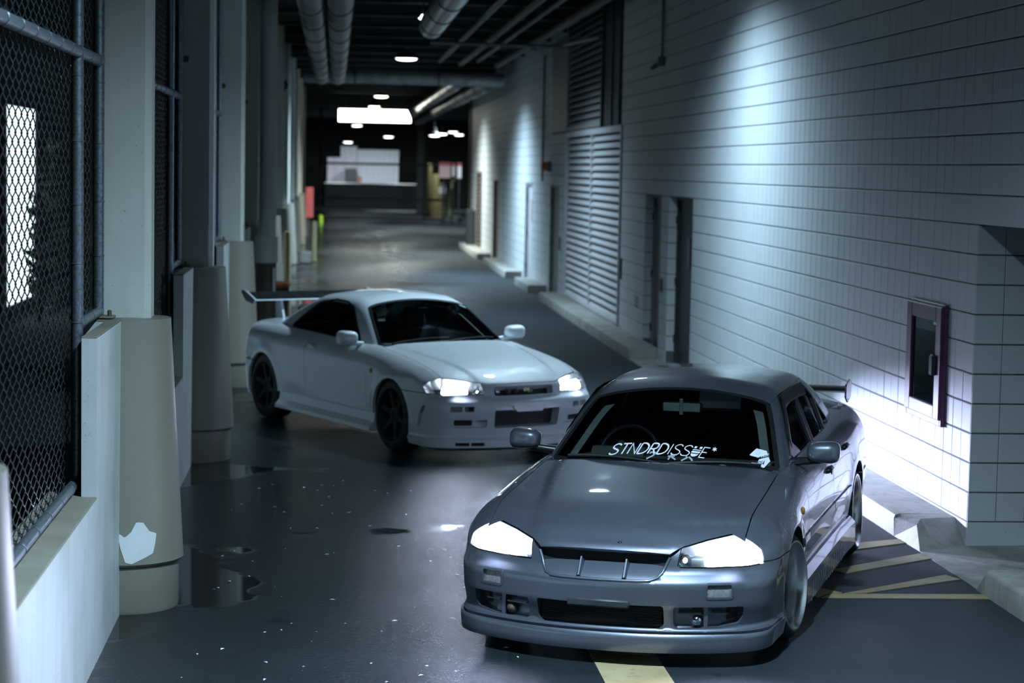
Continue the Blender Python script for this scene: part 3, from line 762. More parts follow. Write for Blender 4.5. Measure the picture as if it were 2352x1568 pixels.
def make_car(K, paint):
    root = empty(K['name'], (K['pos'][0], K['pos'][1], 0), K['yaw'])
    tag(root, K['label'], 'car')
    E = Emit(root, K['roll'], K['pitch']); Fb, Fg = body_fields(K)
    zc, Ra = K['arch_z'], K['arch_r']; zs = K['sill_z']; seam = K['seam_z']; dz = K['dz']
    rear_y = 2.665
    HZ = lambda pts: on(Fb, HORZ, pts)       # (y,z) -> 3-D on +x flank
    TP = lambda pts: on(Fb, TOP, pts)        # (x,y) -> 3-D
    FR = lambda pts: on(Fb, FRONT, pts)      # (s,z) -> 3-D
    GT = lambda pts: on(Fg, TOP, pts)
    GS = lambda pts: on(Fg, SIDE, pts)
    SX = lambda x, y, z: (FRONT.sof(x, y), z)
    # ---- headlamp outline (s,z), + side
    hl = [SX(*p) for p in K['lamp']]
    hl_poly = rp(hl, K['lamp_r'], 5)
    n_in, n_out, o_top, o_bot = K['lamp_idx']          # indices of inner-top, outer-top, outer mid, outer bottom corner
    HD = dens(hl_poly, 0.015); near = lambda i: int(np.argmin(((HD-np.array(hl[i]))**2).sum(1)))
    def seg(i, j):                                      # stretch of the lamp outline from corner i to corner j, in outline order
        a, b = near(i), near(j)
        return [tuple(HD[k % len(HD)]) for k in range(a, (b if b > a else b+len(HD))+1)]
    # ---- hood
    front = [tuple(p) for p in open_dens(K['hood_front'], 0.03)]                             # (s,z) from the centre to the inner end
    gapx = open_dens(K['hood_gap'], 0.03)                                # (x,y) from lamp to cowl
    top_edge = seg(n_in, n_out)
    hp = [FR([p])[0] for p in front] + [FR([(p[0], p[1])])[0] for p in top_edge] + list(TP(gapx))
    rear = list(TP(open_dens(K['hood_rear'], 0.04)))
    half = np.array(hp + rear)
    other = half[::-1]*np.array([-1, 1, 1])
    loop = np.concatenate([half, other]); keep = [0] + [i for i in range(1, len(loop)) if np.linalg.norm(loop[i]-loop[i-1]) > 0.004]
    hood = E.skin('bonnet', panel(Fb, HOODP, loop[keep], h=0.035, gap=0.003, rim=0.03), paint)
    # ---- front bumper
    ob_ = HD[near(o_bot)]; sa_ = FRONT.sof(0.86, -math.sqrt(Ra**2-(seam-zc)**2)); sm = [(ob_[0] + (sa_-ob_[0])*t, ob_[1] + (seam-ob_[1])*t) for t in np.linspace(0, 1, 9)[1:]]
    a1 = math.asin((seam-zc)/Ra); a0 = math.asin((K['bump_z']-zc)/Ra)
    ar = [(-Ra*math.cos(a), zc + Ra*math.sin(a)) for a in np.linspace(a1, a0, 14)]
    right = [FR([p])[0] for p in open_dens(K['bump_top'], 0.02) + seg(n_in, n_in)[:1] + seg(0, n_in)[::-1][1:] + seg(o_bot, 0)[::-1][1:] + sm]         # from the centre outward along bonnet / lamp to the lamp's outer bottom
    right = [np.array(p) for p in right] + list(HZ(ar))
    bl = np.array(right)
    bloop = np.concatenate([bl, bl[::-1]*np.array([-1, 1, 1])]); keep = [0] + [i for i in range(1, len(bloop)) if np.linalg.norm(bloop[i]-bloop[i-1]) > 0.004]
    holes = []
    for hname, H in K['holes'].items():
        p = rp(H['poly'], H.get('r', 0.02))
        holes.append(p)
        if H.get('both', False): holes.append(p[::-1]*np.array([-1, 1]))
    bump = E.skin('front_bumper', panel(Fb, FRONT, bloop[keep], holes, h=0.026, gap=0.0025, rim=0.02, hrim=K.get('hole_depth', 0.07), dense=0.018), paint)
    for hname, H in K['holes'].items():
        for sg in ((1, -1) if H.get('both') else (1,)):
            p = rp(H['poly'], H.get('r', 0.02)); p = p if sg > 0 else p[::-1]*np.array([-1, 1])
            E.skin(H['back'], panel(Fb, FRONT, inset(p, -0.012), h=0.05, gap=0, rim=0, off=-H.get('depth', 0.068)), M[H.get('mat', 'core')], bump, H.get('label'))
    # ---- headlamps
    for sg in (1, -1):
        P = hl_poly if sg > 0 else hl_poly[::-1]*np.array([-1, 1])
        bowl = panel(Fb, FRONT, P, [inset(P, 0.005)], h=0.02, gap=0.003, rim=0.10, hrim=0.085, dense=0.012)
        lamp = E.skin('headlamp', bowl, M['lamp_housing'], label='lit headlamp')
        back = panel(Fb, FRONT, inset(P, -0.002), h=0.03, gap=0, rim=0, off=-0.082); E.skin('reflector', back, M['lamp_chrome'], lamp)
        E.skin('lamp_lens', panel(Fb, FRONT, P, h=0.022, gap=0.006, rim=0, off=-0.004, dense=0.012), M['lens'], lamp)
        # lit main unit: a bowl filling the outer part, and a small round unit further in
        c_ = K['lamp_main']; L_ = rp([(c_[0]-c_[2], c_[1]-c_[3]), (c_[0]+c_[2], c_[1]-c_[3]), (c_[0]+c_[2], c_[1]+c_[3]), (c_[0]-c_[2]*0.96, c_[1]+c_[3]*0.72)], 0.03)
        L_ = L_ if sg > 0 else L_[::-1]*np.array([-1, 1])
        E.skin('main_lamp', panel(Fb, FRONT, L_, h=0.02, gap=0, rim=0.03, off=-0.035), M['hid'], lamp, 'glowing outer lamp unit')
        for nm, (s_, z_, r_), mt_, of in (('high_beam_bowl', K['lamp_small'], 'lamp_chrome', -0.05), ('high_beam_bulb', (K['lamp_small'][0], K['lamp_small'][1], K['lamp_small'][2]*0.35), 'hid_soft', -0.04)):
            cp = np.array([(s_ + r_*math.cos(t), z_ + r_*math.sin(t)) for t in np.linspace(0, 2*PI, 25)[:-1]]); cp = cp if sg > 0 else cp[::-1]*np.array([-1, 1])
            E.skin(nm, panel(Fb, FRONT, cp, h=0.015, gap=0, rim=0.03, off=of), M[mt_], lamp)
        # the lamp's own light
        src = E.tilt(FR([(sg*c_[0], c_[1])]))[0]; nrm = Vector((sg*K['beam_out'] + K['beam_bias'], -1, K['beam_down']))
        wm = Matrix.Translation((K['pos'][0], K['pos'][1], 0)) @ Matrix.Rotation(K['yaw'], 4, 'Z')
        wp = wm @ (Vector(src) + Vector((sg*0.004, -0.012, 0.0))); wd = wm.to_3x3() @ nrm
        lo_ = light('headlamp_beam', 'SPOT', wp, K['beam'], (0.60, 0.66, 1.0), direction=wd, spot_size=math.radians(K['beam_size']), spot_blend=1.0, shadow_soft_size=0.035); lo_.scale = (1.0, K['beam_flat'], 1.0)
        wd2 = wm.to_3x3() @ Vector((sg*0.10, -1, -0.30))
        light('headlamp_spill', 'SPOT', wp, K['spill'], (0.62, 0.70, 1.0), direction=wd2, spot_size=math.radians(125), spot_blend=1.0, shadow_soft_size=0.05)
    # ---- fenders, doors, quarters (one side, then its mirror)
    fen = []
    oo = seg(n_out, o_bot)[::-1]     # outer edge of the lamp, bottom to top
    fp = [FR([p])[0] for p in oo] + list(TP(gapx)) + [TP([K['fender_top']])[0]]
    fp += list(HZ([(K['door_y0'], z) for z in np.linspace(K['belt']-0.10, zs, 8)]))
    an = math.asin(max(-1, (zs-zc)/Ra))
    fp += list(HZ([(Ra*math.cos(a), zc+Ra*math.sin(a)) for a in np.linspace(an, PI-a1, 26)]))
    fp += [FR([p])[0] for p in sm[::-1]][1:]
    fend = panel(Fb, SIDE, np.array(fp), h=0.03, gap=0.0028, rim=0.03, dense=0.02)
    dparts = []
    ys = K['doors']; bx = K['belt_x']
    ar2 = PI - math.asin(max(-1, (zs-zc)/Ra))
    for i in range(len(ys)-1):
        ya, yb = ys[i], ys[i+1]
        pts = [TP([(bx, y)])[0] for y in np.linspace(ya, yb, 12)]
        if i == len(ys)-2 and K['door_cut']:
            thb = math.acos(max(-1, min(1, (yb-rear_y)/Ra)))
            zt = zc + Ra*math.sin(thb)
            pts += list(HZ([(yb, z) for z in np.linspace(K['belt']-0.09, zt, 6)])) + list(HZ([(rear_y + Ra*math.cos(a), zc + Ra*math.sin(a)) for a in np.linspace(thb, ar2, 12)[1:]]))
        else:
            pts += list(HZ([(yb + K['door_lean']*(K['belt']-z), z) for z in np.linspace(K['belt']-0.09, zs, 8)]))
        pts += list(HZ([(y, zs) for y in np.linspace(pts[-1][1], ya, 10)[1:-1]])) + list(HZ([(ya, z) for z in np.linspace(zs, K['belt']-0.10, 8)]))
        dparts.append(panel(Fb, SIDE, np.array(pts), h=0.035, gap=0.0028, rim=0.03, dense=0.025))
    # quarter: from last door edge round the arch to the tail
    yq = ys[-1]; q = [TP([(bx - 0.075*float(sstep(2.3, 2.75, y)), y)])[0] for y in np.linspace(yq, K['boot_y0'], 12)] + [TP([(0.645, y)])[0] for y in np.linspace(K['boot_y0']+0.02, K['tail_y']-0.10, 10)]
    q += list(HZ([(K['tail_y']-0.20, z) for z in np.linspace(K['belt']-0.06, K['rear_seam'], 6)]))
    a_r = math.asin((K['rear_seam']-zc)/Ra)
    if K['door_cut']:
        q += list(HZ([(rear_y + Ra*math.cos(a), zc + Ra*math.sin(a)) for a in np.linspace(a_r, thb, 22)])) + list(HZ([(yq, z) for z in np.linspace(zt, K['belt']-0.09, 6)[1:]]))
    else:
        q += list(HZ([(rear_y + Ra*math.cos(a), zc + Ra*math.sin(a)) for a in np.linspace(a_r, ar2, 26)])) + list(HZ([(y, zs) for y in np.linspace(rear_y-0.36, yq+K['door_lean']*(K['belt']-zs)+0.02, 5)])) + list(HZ([(yq + K['door_lean']*(K['belt']-z), z) for z in np.linspace(zs, K['belt']-0.09, 8)]))
    quar = panel(Fb, SIDE, np.array(q), h=0.035, gap=0.0028, rim=0.03, dense=0.025)
    doors = {}
    for sg in (1, -1):
        f = (lambda p: p) if sg > 0 else mir
        fo = E.skin('front_wing', f(fend), paint)
        rep = MB()
        m_ = HZ([K['repeater']])[0]; rep.lathe([(0.0, 0.012), (0.016, 0.010), (0.023, 0.0), (0.023, -0.01)], 16, (0, 0, 0), 'x'); rep.v = [(sg*(m_[0]+p[0]), m_[1]+p[1]*K['rep_sx'], m_[2]+p[2]) for p in rep.v]
        E.solid('side_repeater', rep, M['amber'], fo, 50, label='amber side repeater')
        doors[sg] = []
        for i, dp in enumerate(dparts):
            do = E.skin('door' if i == 0 else 'rear_door', f(dp), paint); doors[sg].append(do)
            hy = K['handles'][i]; hz_ = K['handle_z'][i]; hpnt = HZ([(hy, hz_)])[0]
            hb = MB(); hb.box((hpnt[0]-0.012, hy-0.075, hz_-0.018), (hpnt[0]+0.026, hy+0.075, hz_+0.018), 0.014); hb.v = [(sg*p[0], p[1], p[2]) for p in hb.v]
            E.solid('door_handle', hb, paint if K['handle_paint'] else M['black_trim'], do, 50)
            if not K['handle_paint']:
                kb = MB(); kb.lathe([(0.0, 0.012), (0.016, 0.01), (0.016, -0.01)], 14, (0, 0, 0), 'x'); kb.v = [(sg*(hpnt[0]+p[0]), hy+0.095+p[1], hz_-0.03+p[2]) for p in kb.v]; E.solid('key_lock', kb, M['black_trim'], do, 50)
            for (par_, y0_, y1_) in (([(do, ys[i]+0.01, min(ys[i+1]-0.01, rear_y-Ra-0.02))] + ([(fo, Ra-0.02, ys[0]-0.01)] if i == 0 else [])) if K.get('moulding') else []):
                mo = MB(); pz = K['moulding']; pr = []
                for y in np.linspace(y0_, y1_, 12):
                    xx = HZ([(y, pz)])[0][0]; pr.append(xx)
                vs = []
                for y, xx in zip(np.linspace(y0_, y1_, 12), pr): vs += [(sg*(xx-0.004), y, pz+0.030), (sg*(xx+0.012), y, pz+0.022), (sg*(xx+0.014), y, pz-0.016), (sg*(xx-0.004), y, pz-0.030)]
                fs = [(4*k+a, 4*k+b, 4*k+4+b, 4*k+4+a) for k in range(11) for a, b in ((0, 1), (1, 2), (2, 3), (3, 0))] + [(0, 1, 2, 3), (44, 45, 46, 47)]
                mo.add(vs, fs); E.solid('door_moulding', mo, paint, par_, 40)
        E.skin('rear_wing', f(quar), paint)
        # side skirt
        sk = MB(); n_ = 10; vs = []; prof = K['skirt']
        for j in range(n_):
            t = j/(n_-1); y = K['skirt_y'][0] + t*(K['skirt_y'][1]-K['skirt_y'][0])
            for (px, pz) in prof: vs.append((sg*(px + K.get('skirt_flare', 0)*max(0, (t-0.85)/0.15)), y, pz))
        k_ = len(prof); fs = [(j*k_+a, j*k_+(a+1) % k_, (j+1)*k_+(a+1) % k_, (j+1)*k_+a) for j in range(n_-1) for a in range(k_)] + [tuple(range(k_)), tuple((n_-1)*k_+a for a in range(k_))]
        sk.add(vs, fs); sko = E.solid('side_skirt', sk, paint, None, 25)
        if K.get('skirt_text'):
            tq, W_ = text_polys(K['skirt_text'], 0.13, 0.10); t_ = MB(); hgt = 0.10; ln = 1.45; xo = K['skirt_text_x']
            for p in tq: t_.add([(sg*(xo(0.165-0.045+c*hgt)), 0.44 + (a/W_)*ln if sg > 0 else 0.44 + ln - (a/W_)*ln, 0.118 + c*hgt) for a, c in p], [(0, 1, 2, 3)])
            E.solid('skirt_lettering', t_, M['decal_blue'], sko, None, label='pale blue tall lettering')
        # wheels
        for wy in (0.0, rear_y):
            make_wheel(E, 'wheel', sg*K['track'], wy, sg, K['wheel_r']+0.001, K['wheel_r'], K['wheel_w'], K['lip_r'], K['wheel'], K['steer'] if wy == 0 else 0.0, K['camber'])
            ln = MB(); ln.lathe([(Ra+0.008, K['liner'][0]), (Ra+0.008, K['liner'][1])], 28, (0, wy, zc), 'x', -0.35, PI+0.35); ln.v = [(sg*p[0], p[1], p[2]) for p in ln.v]
            pl = MB(); E.solid('arch_liner', ln, M['under'], None, 60)
            wl = MB(); wl.prism([(wy-Ra, 0.16), (wy-Ra, zc), (wy-Ra*0.7, zc+Ra*0.72), (wy, zc+Ra), (wy+Ra*0.7, zc+Ra*0.72), (wy+Ra, zc), (wy+Ra, 0.16)], sg*(K['liner'][0]-0.02), sg*K['liner'][0], 'yz'); E.solid('arch_wall', wl, M['under'], None, None)
    # ---- boot and tail
    by0, ty = K['boot_y0'], K['tail_y']
    bt = TP([(x, by0) for x in np.linspace(-0.62, 0.62, 9)]); bt2 = TP([(x, ty-0.12-0.10*(abs(x)/0.62)**2) for x in np.linspace(0.645, -0.645, 11)])
    E.skin('boot_lid', panel(Fb, TOP, np.concatenate([bt, bt2]), h=0.04, gap=0.003, rim=0.02), paint)
    sh = [TP([(x, by0-0.003-0.30)])[0] for x in (-0.60, 0.60)]
    scut = TP([(-0.62, by0-0.35), (0.62, by0-0.35), (0.62, by0-0.004), (-0.62, by0-0.004)]); E.skin('parcel_panel', panel(Fb, TOP, scut, h=0.05, gap=0, rim=0.01), paint)
    rw = [(x, z) for x in (0.74,) for z in np.linspace(0.20, K['belt']+0.02, 6)] + [(x, K['belt']+0.02) for x in np.linspace(0.5, -0.5, 6)] + [(-0.74, z) for z in np.linspace(K['belt']+0.02, 0.20, 6)] + [(x, 0.20) for x in np.linspace(-0.5, 0.5, 6)]
    tail_holes = [np.array([(cx + 0.075*math.cos(t), K['belt']-0.10 + 0.075*math.sin(t)) for t in np.linspace(0, 2*PI, 21)[:-1]]) for cx in (-0.58, -0.38, 0.38, 0.58)]
    tp = E.skin('rear_bumper', panel(Fb, REARW, np.array(rw), tail_holes, h=0.05, gap=0.0, rim=0.02, hrim=0.02, dense=0.04), paint)
    for p in tail_holes: E.skin('tail_lamp', panel(Fb, REARW, p, h=0.03, gap=0.002, rim=0.02, off=-0.004), M['tail'], tp, 'red round tail lamp')
    # side part of the rear bumper, behind the rear wheel
    for sg in (1, -1):
        rb = list(HZ([(rear_y + Ra*math.cos(a), zc + Ra*math.sin(a)) for a in np.linspace(a_r, math.asin((0.20-zc)/Ra), 8)])) + list(HZ([(y, 0.20) for y in np.linspace(rear_y+Ra+0.04, ty-0.16, 5)])) + list(HZ([(ty-0.20, z) for z in np.linspace(0.24, K['rear_seam'], 4)])) + list(HZ([(y, K['rear_seam']) for y in np.linspace(ty-0.24, rear_y+Ra+0.02, 5)]))
        pp_ = panel(Fb, SIDE, np.array(rb), h=0.04, gap=0.0028, rim=0.03, dense=0.03)
        E.skin('bumper_side', pp_ if sg > 0 else mir(pp_), paint, tp)
        st_ = list(HZ([(ty-0.205, z) for z in np.linspace(0.20, K['belt']-0.05, 7)])); 
    # ---- cabin
    wsp = K['ws_edge']                                  # (x,y) right half of the screen outline in plan, centre bottom -> corner -> top centre
    half = np.array(wsp, float); full = np.concatenate([half, half[::-1]*np.array([-1, 1])]); 
    full = full[[i for i in range(len(full)) if i == 0 or np.linalg.norm(full[i]-full[i-1]) > 1e-4]]
    full = rp(full[:-1] if np.linalg.norm(full[0]-full[-1]) < 1e-4 else full, [0]*1 + [0.03]*(len(full)-1), 4) if False else full
    P3 = GT(full)
    ws = E.skin('windscreen', panel(Fg, TOP, P3, h=0.05, gap=0.0, rim=0.004, off=-0.004), M['glass'])
    band = panel(Fg, TOP, P3, [inset(TOP.uv(P3), 0.030)], h=0.03, gap=0.0, rim=0.006, hrim=0, off=-0.0015, dense=0.03); E.skin('screen_surround', band, M['black_trim'], ws)
    for sg in (1, -1):
        so_ = [(p[0]-0.026, p[1]) for p in wsp if p[0] > 0.45 and p[1] < K['ws_top_y']+0.001]; si_ = [(p[0]-0.095, p[1]+0.004) for p in wsp if p[0] > 0.45 and p[1] < K['ws_top_y']+0.001]
        lp0 = panel(Fg, TOP, np.array(so_ + si_[::-1])[1:-1], h=0.03, gap=0.0, rim=0.0, off=-0.075, dense=0.03); E.skin('pillar_lining', lp0 if sg > 0 else mir(lp0), M['lining'], None)
    rsp = np.array(K['rs_edge'], float); rfull = np.concatenate([rsp, rsp[::-1]*np.array([-1, 1])]); R3 = GT(rfull)
    rs = E.skin('rear_window', panel(Fg, TOP, R3, h=0.06, gap=0.0, rim=0.004, off=-0.004), M['glass'])
    # roof skin between the screens, down to the drip line
    drip = K['drip']                                    # (x,y) along the roof side, front to rear
    wtop = [p for p in wsp if p[1] >= K['ws_top_y']]
    rl = np.array([(p[0], p[1]) for p in wtop[::-1]] + drip + [(p[0], p[1]) for p in K['rs_edge'] if p[1] <= K['rs_top_y'] + 1e-6])
    E.skin('roof', panel(Fg, TOP, GT(np.concatenate([rl, rl[::-1]*np.array([-1, 1])])), h=0.05, gap=0.0006, rim=0.01), paint)
    # side frame with the window openings
    wside = [p for p in wsp if p[0] > 0.3 and p[1] <= K['ws_top_y'] + 1e-6]   # up the A pillar
    sf = list(GT(wside)) + list(GT(drip)) + list(GT([p for p in K['rs_edge'] if p[1] >= K['rs_top_y'] - 1e-6 and p[0] > 0.42][::-1]))
    bl_ = [(y, K['belt']-0.09) for y in np.linspace(K['side_y'][1], K['side_y'][0], 20)]
    sf += list(on(Fg, HORZ, bl_))
    wh = [np.array([SIDE.uv(p) for p in on(Fg, HORZ, rp(w, K['win_r']))]) for w in K['windows']]
    frm = panel(Fg, SIDE, np.array(sf), wh, h=0.035, gap=0.0, rim=0.006, hrim=0.02, dense=0.025)
    for sg in (1, -1):
        f = (lambda p: p) if sg > 0 else mir
        fo = E.skin('cabin_side', f(frm), paint)
        for w, uvw in zip(K['windows'], wh):
            wo = E.skin('side_window', f(panel(Fg, SIDE, uvw, h=0.06, gap=0.0, rim=0.0, off=-0.012)), M['glass_side'], fo)
            E.skin('window_trim', f(panel(Fg, SIDE, inset(uvw, -K['trim_w']), [inset(uvw, 0.006)], h=0.03, gap=0.0, rim=0.004, hrim=0.012, off=0.0025, dense=0.03)), M['black_trim'], wo)
        if K.get('visor'):
            vz = K['visor']; ps = on(Fg, HORZ, vz); v_ = MB(); vs = []
            for p in ps: vs += [(sg*(p[0]-0.012), p[1], p[2]+0.045), (sg*(p[0]+0.010), p[1], p[2]+0.012), (sg*(p[0]+0.022), p[1], p[2]-0.028), (sg*(p[0]+0.016), p[1], p[2]-0.028)]
            k_ = len(ps); v_.add(vs, [(4*j+a, 4*j+b, 4*j+4+b, 4*j+4+a) for j in range(k_-1) for a, b in ((0, 1), (1, 2), (2, 3), (3, 0))] + [(0, 1, 2, 3), tuple(4*(k_-1)+a for a in range(4))])
            E.solid('rain_visor', v_, M['black_trim'], fo, 40, label='smoked rain visor over the windows')
        blob_mirror(E, sg, (sg*K['mirror'][0], K['mirror'][1], K['mirror'][2]), paint, doors[sg][0], K['mirror_size'])
    # cowl, wipers
    cw = MB(); vs = []
    cx = np.linspace(-0.64, 0.64, 13); hr = dict()
    yc_ = lambda x: K['hood_rear'][-1][1] + (K['hood_gap'][-1][1]-K['hood_rear'][-1][1])*(abs(x)/0.68)**2
    a_ = TP([(x, yc_(x)-0.03) for x in cx]); b_ = TP([(x, yc_(x)+0.11) for x in cx])
    for p, q_ in zip(a_, b_): vs += [(p[0], p[1], p[2]-0.022), (q_[0], q_[1], q_[2]-0.004), (q_[0], q_[1], q_[2]-0.05), (p[0], p[1], p[2]-0.06)]
    cw.add(vs, [(4*j+a, 4*j+b, 4*j+4+b, 4*j+4+a) for j in range(12) for a, b in ((0, 1), (1, 2), (2, 3), (3, 0))]); E.solid('cowl_panel', cw, M['black_trim'], None, 40)
    for (xa_, ya_), (xb_, yb_) in K['wipers']:
        ps = GT([(xa_ + (xb_-xa_)*t, ya_ + (yb_-ya_)*t) for t in np.linspace(0, 1, 8)]); nr = grad(Fg, ps); wp = MB(); wp.tube([tuple(p + n_*0.02) for p, n_ in zip(ps, nr)], [0.010, 0.010, 0.009, 0.007, 0.007, 0.007, 0.006, 0.005], 6)
        wo = E.solid('wiper', wp, M['rubber'], None, 50); bl2 = MB(); bl2.tube([tuple(p + n_*0.008) for p, n_ in zip(ps[2:], nr[2:])], 0.006, 5); E.solid('wiper_blade', bl2, M['rubber'], wo, 50)
    interior(E, K)
    # underbody
    ub = MB(); ub.box((-0.56, -0.72, 0.15), (0.56, 3.45, 0.30), 0.02); ub.box((-0.80, Ra+0.05, 0.15), (0.80, rear_y-Ra-0.05, 0.30), 0.02); ub.box((-0.52, -0.62, 0.28), (0.52, 0.34, 0.50), 0.02); E.solid('underbody', ub, M['under'], None, None)
    return root, E, Fb, Fg, dict(bump=bump, doors=doors, ws=ws, hood=hood)
L_S = [(.384, -.812, .514), (.398, -.805, .610), (.55, -.75, .640), (.712, -.652, .663), (.752, -.625, .650), (.768, -.600, .590), (.757, -.598, .525), (.70, -.665, .516), (.55, -.755, .512)]
sS = lambda i: (FRONT.sof(L_S[i][0], L_S[i][1]), L_S[i][2])
SILVER = dict(name='silver_sedan_car', label='dark silver four-door sedan with lit headlights, white windscreen lettering and deep dish wheels',
    pos=(1.71549, 11.21462), yaw=-0.3762615, roll=0.00988, pitch=0.00537, dz=0.0, in_dz=0.0,
    width=([-1.1, -.6, 0, .6, 1.3, 2.2, 2.665, 3.2, 3.8], [.84, .852, .86, .852, .85, .852, .86, .85, .81]),
    section=([.05, .2, .35, .5, .58, .7, .8, .9, 1.0], [-.05, -.03, -.010, 0, 0, -.012, -.035, -.07, -.12]),
    top=([-1.0, -.85, -.67, -.4, 0, .3, .56, 1.5, 2.3, 3.0, 3.5, 3.75], [.58, .60, .685, .765, .815, .850, .875, .90, .915, .94, .945, .90]),
    nose=([.06, .10, .17, .185, .205, .26, .33, .42, .452, .475, .50, .55, .60, .64, .70], [-.955, -.968, -.965, -.955, -.915, -.925, -.945, -.945, -.935, -.895, -.878, -.866, -.852, -.80, -.70]),
    tail=([.1, .3, .6, .9, 1.0], [3.62, 3.66, 3.68, 3.64, 3.58]),
    plan=0.135, plan_pow=2.2, crown=0.03, bulge=0.010, arch_z=0.295, arch_r=0.315, flare=0.010, lip_out=0.032, front_fill=0.006, side_fill=.014, nose_crease=.62, shoulder=0.11,
    screen=(.448, .86, 1.6, .13), rear_screen=(2.95, .95, 1.9), cabin=(.718, .84, .42), roof=([.8, 1.05, 1.3, 1.65, 2.0, 2.4], [1.225, 1.255, 1.285, 1.300, 1.292, 1.25]),
    lamp=L_S, lamp_r=[.008, .012, 0, .035, .02, .02, .02, 0, 0], lamp_idx=(1, 3, 4, 6),
    hood_front=[(0, .588), (.12, .587), (.24, .583), (.345, .574)], hood_gap=[(.692, -.62), (.691, -.3), (.689, .1), (.685, .47)], hood_rear=[(.5, .43), (.25, .40), (0, .39)],
    bump_top=[(0, .452), (.10, .452), (.20, .453), (.26, .456), (.295, .468), (.315, .49), (.330, .53), (.347, .566)], bump_z=.19, seam_z=.525, sill_z=.29,
    holes={'mid': dict(poly=[(-.335, .205), (.335, .205), (.335, .326), (-.335, .326)], r=[.035, .035, .015, .015], back='intercooler', mat='core', depth=.085),
           'out': dict(poly=[(.385, .208), (.66, .212), (.775, .232), (.795, .27), (.785, .322), (.385, .322)], r=[.03, .02, .02, .02, .012, .02], both=True, back='duct_back', mat='silver', depth=.055),
           'sig': dict(poly=[(.575, .372), (.715, .372), (.715, .436), (.575, .436)], r=.016, both=True, back='marker_lamp', mat='smoke_lens', depth=.007, label='smoked rectangular marker lamp')},
    hole_depth=.085, lamp_main=(.79, .592, .178, .062), lamp_small=(.455, .560, .042), beam=320, spill=90, beam_size=80, beam_flat=.5, mirror_in=(1.02, 1.118), beam_out=0.0, beam_bias=0.0, beam_down=-.16,
    doors=[.56, 1.60, 2.40], door_y0=.56, door_lean=0.0, door_cut=True, belt=.84, belt_x=.665, fender_top=(.665, .56), boot_y0=3.0, tail_y=3.66, rear_seam=.50,
    handles=[1.45, 2.24], handle_z=[.725, .765], handle_paint=False, moulding=.475, repeater=(.32, .65), rep_sx=.65,
    skirt=[(.80, .315), (.852, .30), (.888, .262), (.890, .118), (.875, .105), (.80, .11)], skirt_y=(.335, 2.32), skirt_flare=.012, skirt_text='UNWNVRCUJUNUNCA', skirt_text_x=lambda h: .8915,
    track=.865, wheel_r=.293, wheel_w=.235, lip_r=.243, wheel='dish', steer=-.12, camber=-.055, liner=(.55, .83),
    ws_edge=[(0, .40), (.2, .412), (.4, .45), (.56, .50), (.680, .556), (.630, .73), (.579, .90), (.530, 1.04), (.42, 1.062), (.2, 1.078), (0, 1.082)], ws_top_y=1.04,
    rs_edge=[(0, 2.99), (.3, 2.97), (.52, 2.90), (.50, 2.65), (.47, 2.42), (.3, 2.36), (0, 2.35)], rs_top_y=2.42, drip=[(.545, 1.14), (.552, 1.4), (.550, 1.8), (.538, 2.1), (.51, 2.32)], side_y=(.50, 2.97),
    windows=[[(.76, .855), (1.19, 1.175), (1.56, 1.19), (1.56, .855)], [(1.66, .855), (1.66, 1.19), (1.98, 1.18), (2.18, 1.09), (2.18, .86)], [(2.225, .865), (2.225, 1.06), (2.46, .915), (2.43, .87)]], win_r=.025, trim_w=.018,
    visor=[(.90, .955), (1.05, 1.065), (1.18, 1.15), (1.35, 1.165), (1.6, 1.165), (1.95, 1.155)],
    mirror=(.895, .76, .925), mirror_size=(.095, .08, .062), wipers=[((-.56, .528), (.0, .428)), ((.06, .426), (.57, .532))], seat_text='BRIDE', seat_tall=1.2)
L_W = [(.385, -.797, .573), (.402, -.757, .670), (.55, -.68, .692), (.695, -.575, .708), (.75, -.53, .685), (.785, -.50, .635), (.775, -.545, .577), (.70, -.63, .573), (.55, -.73, .572)]
sW = lambda i: (FRONT.sof(L_W[i][0], L_W[i][1]), L_W[i][2])
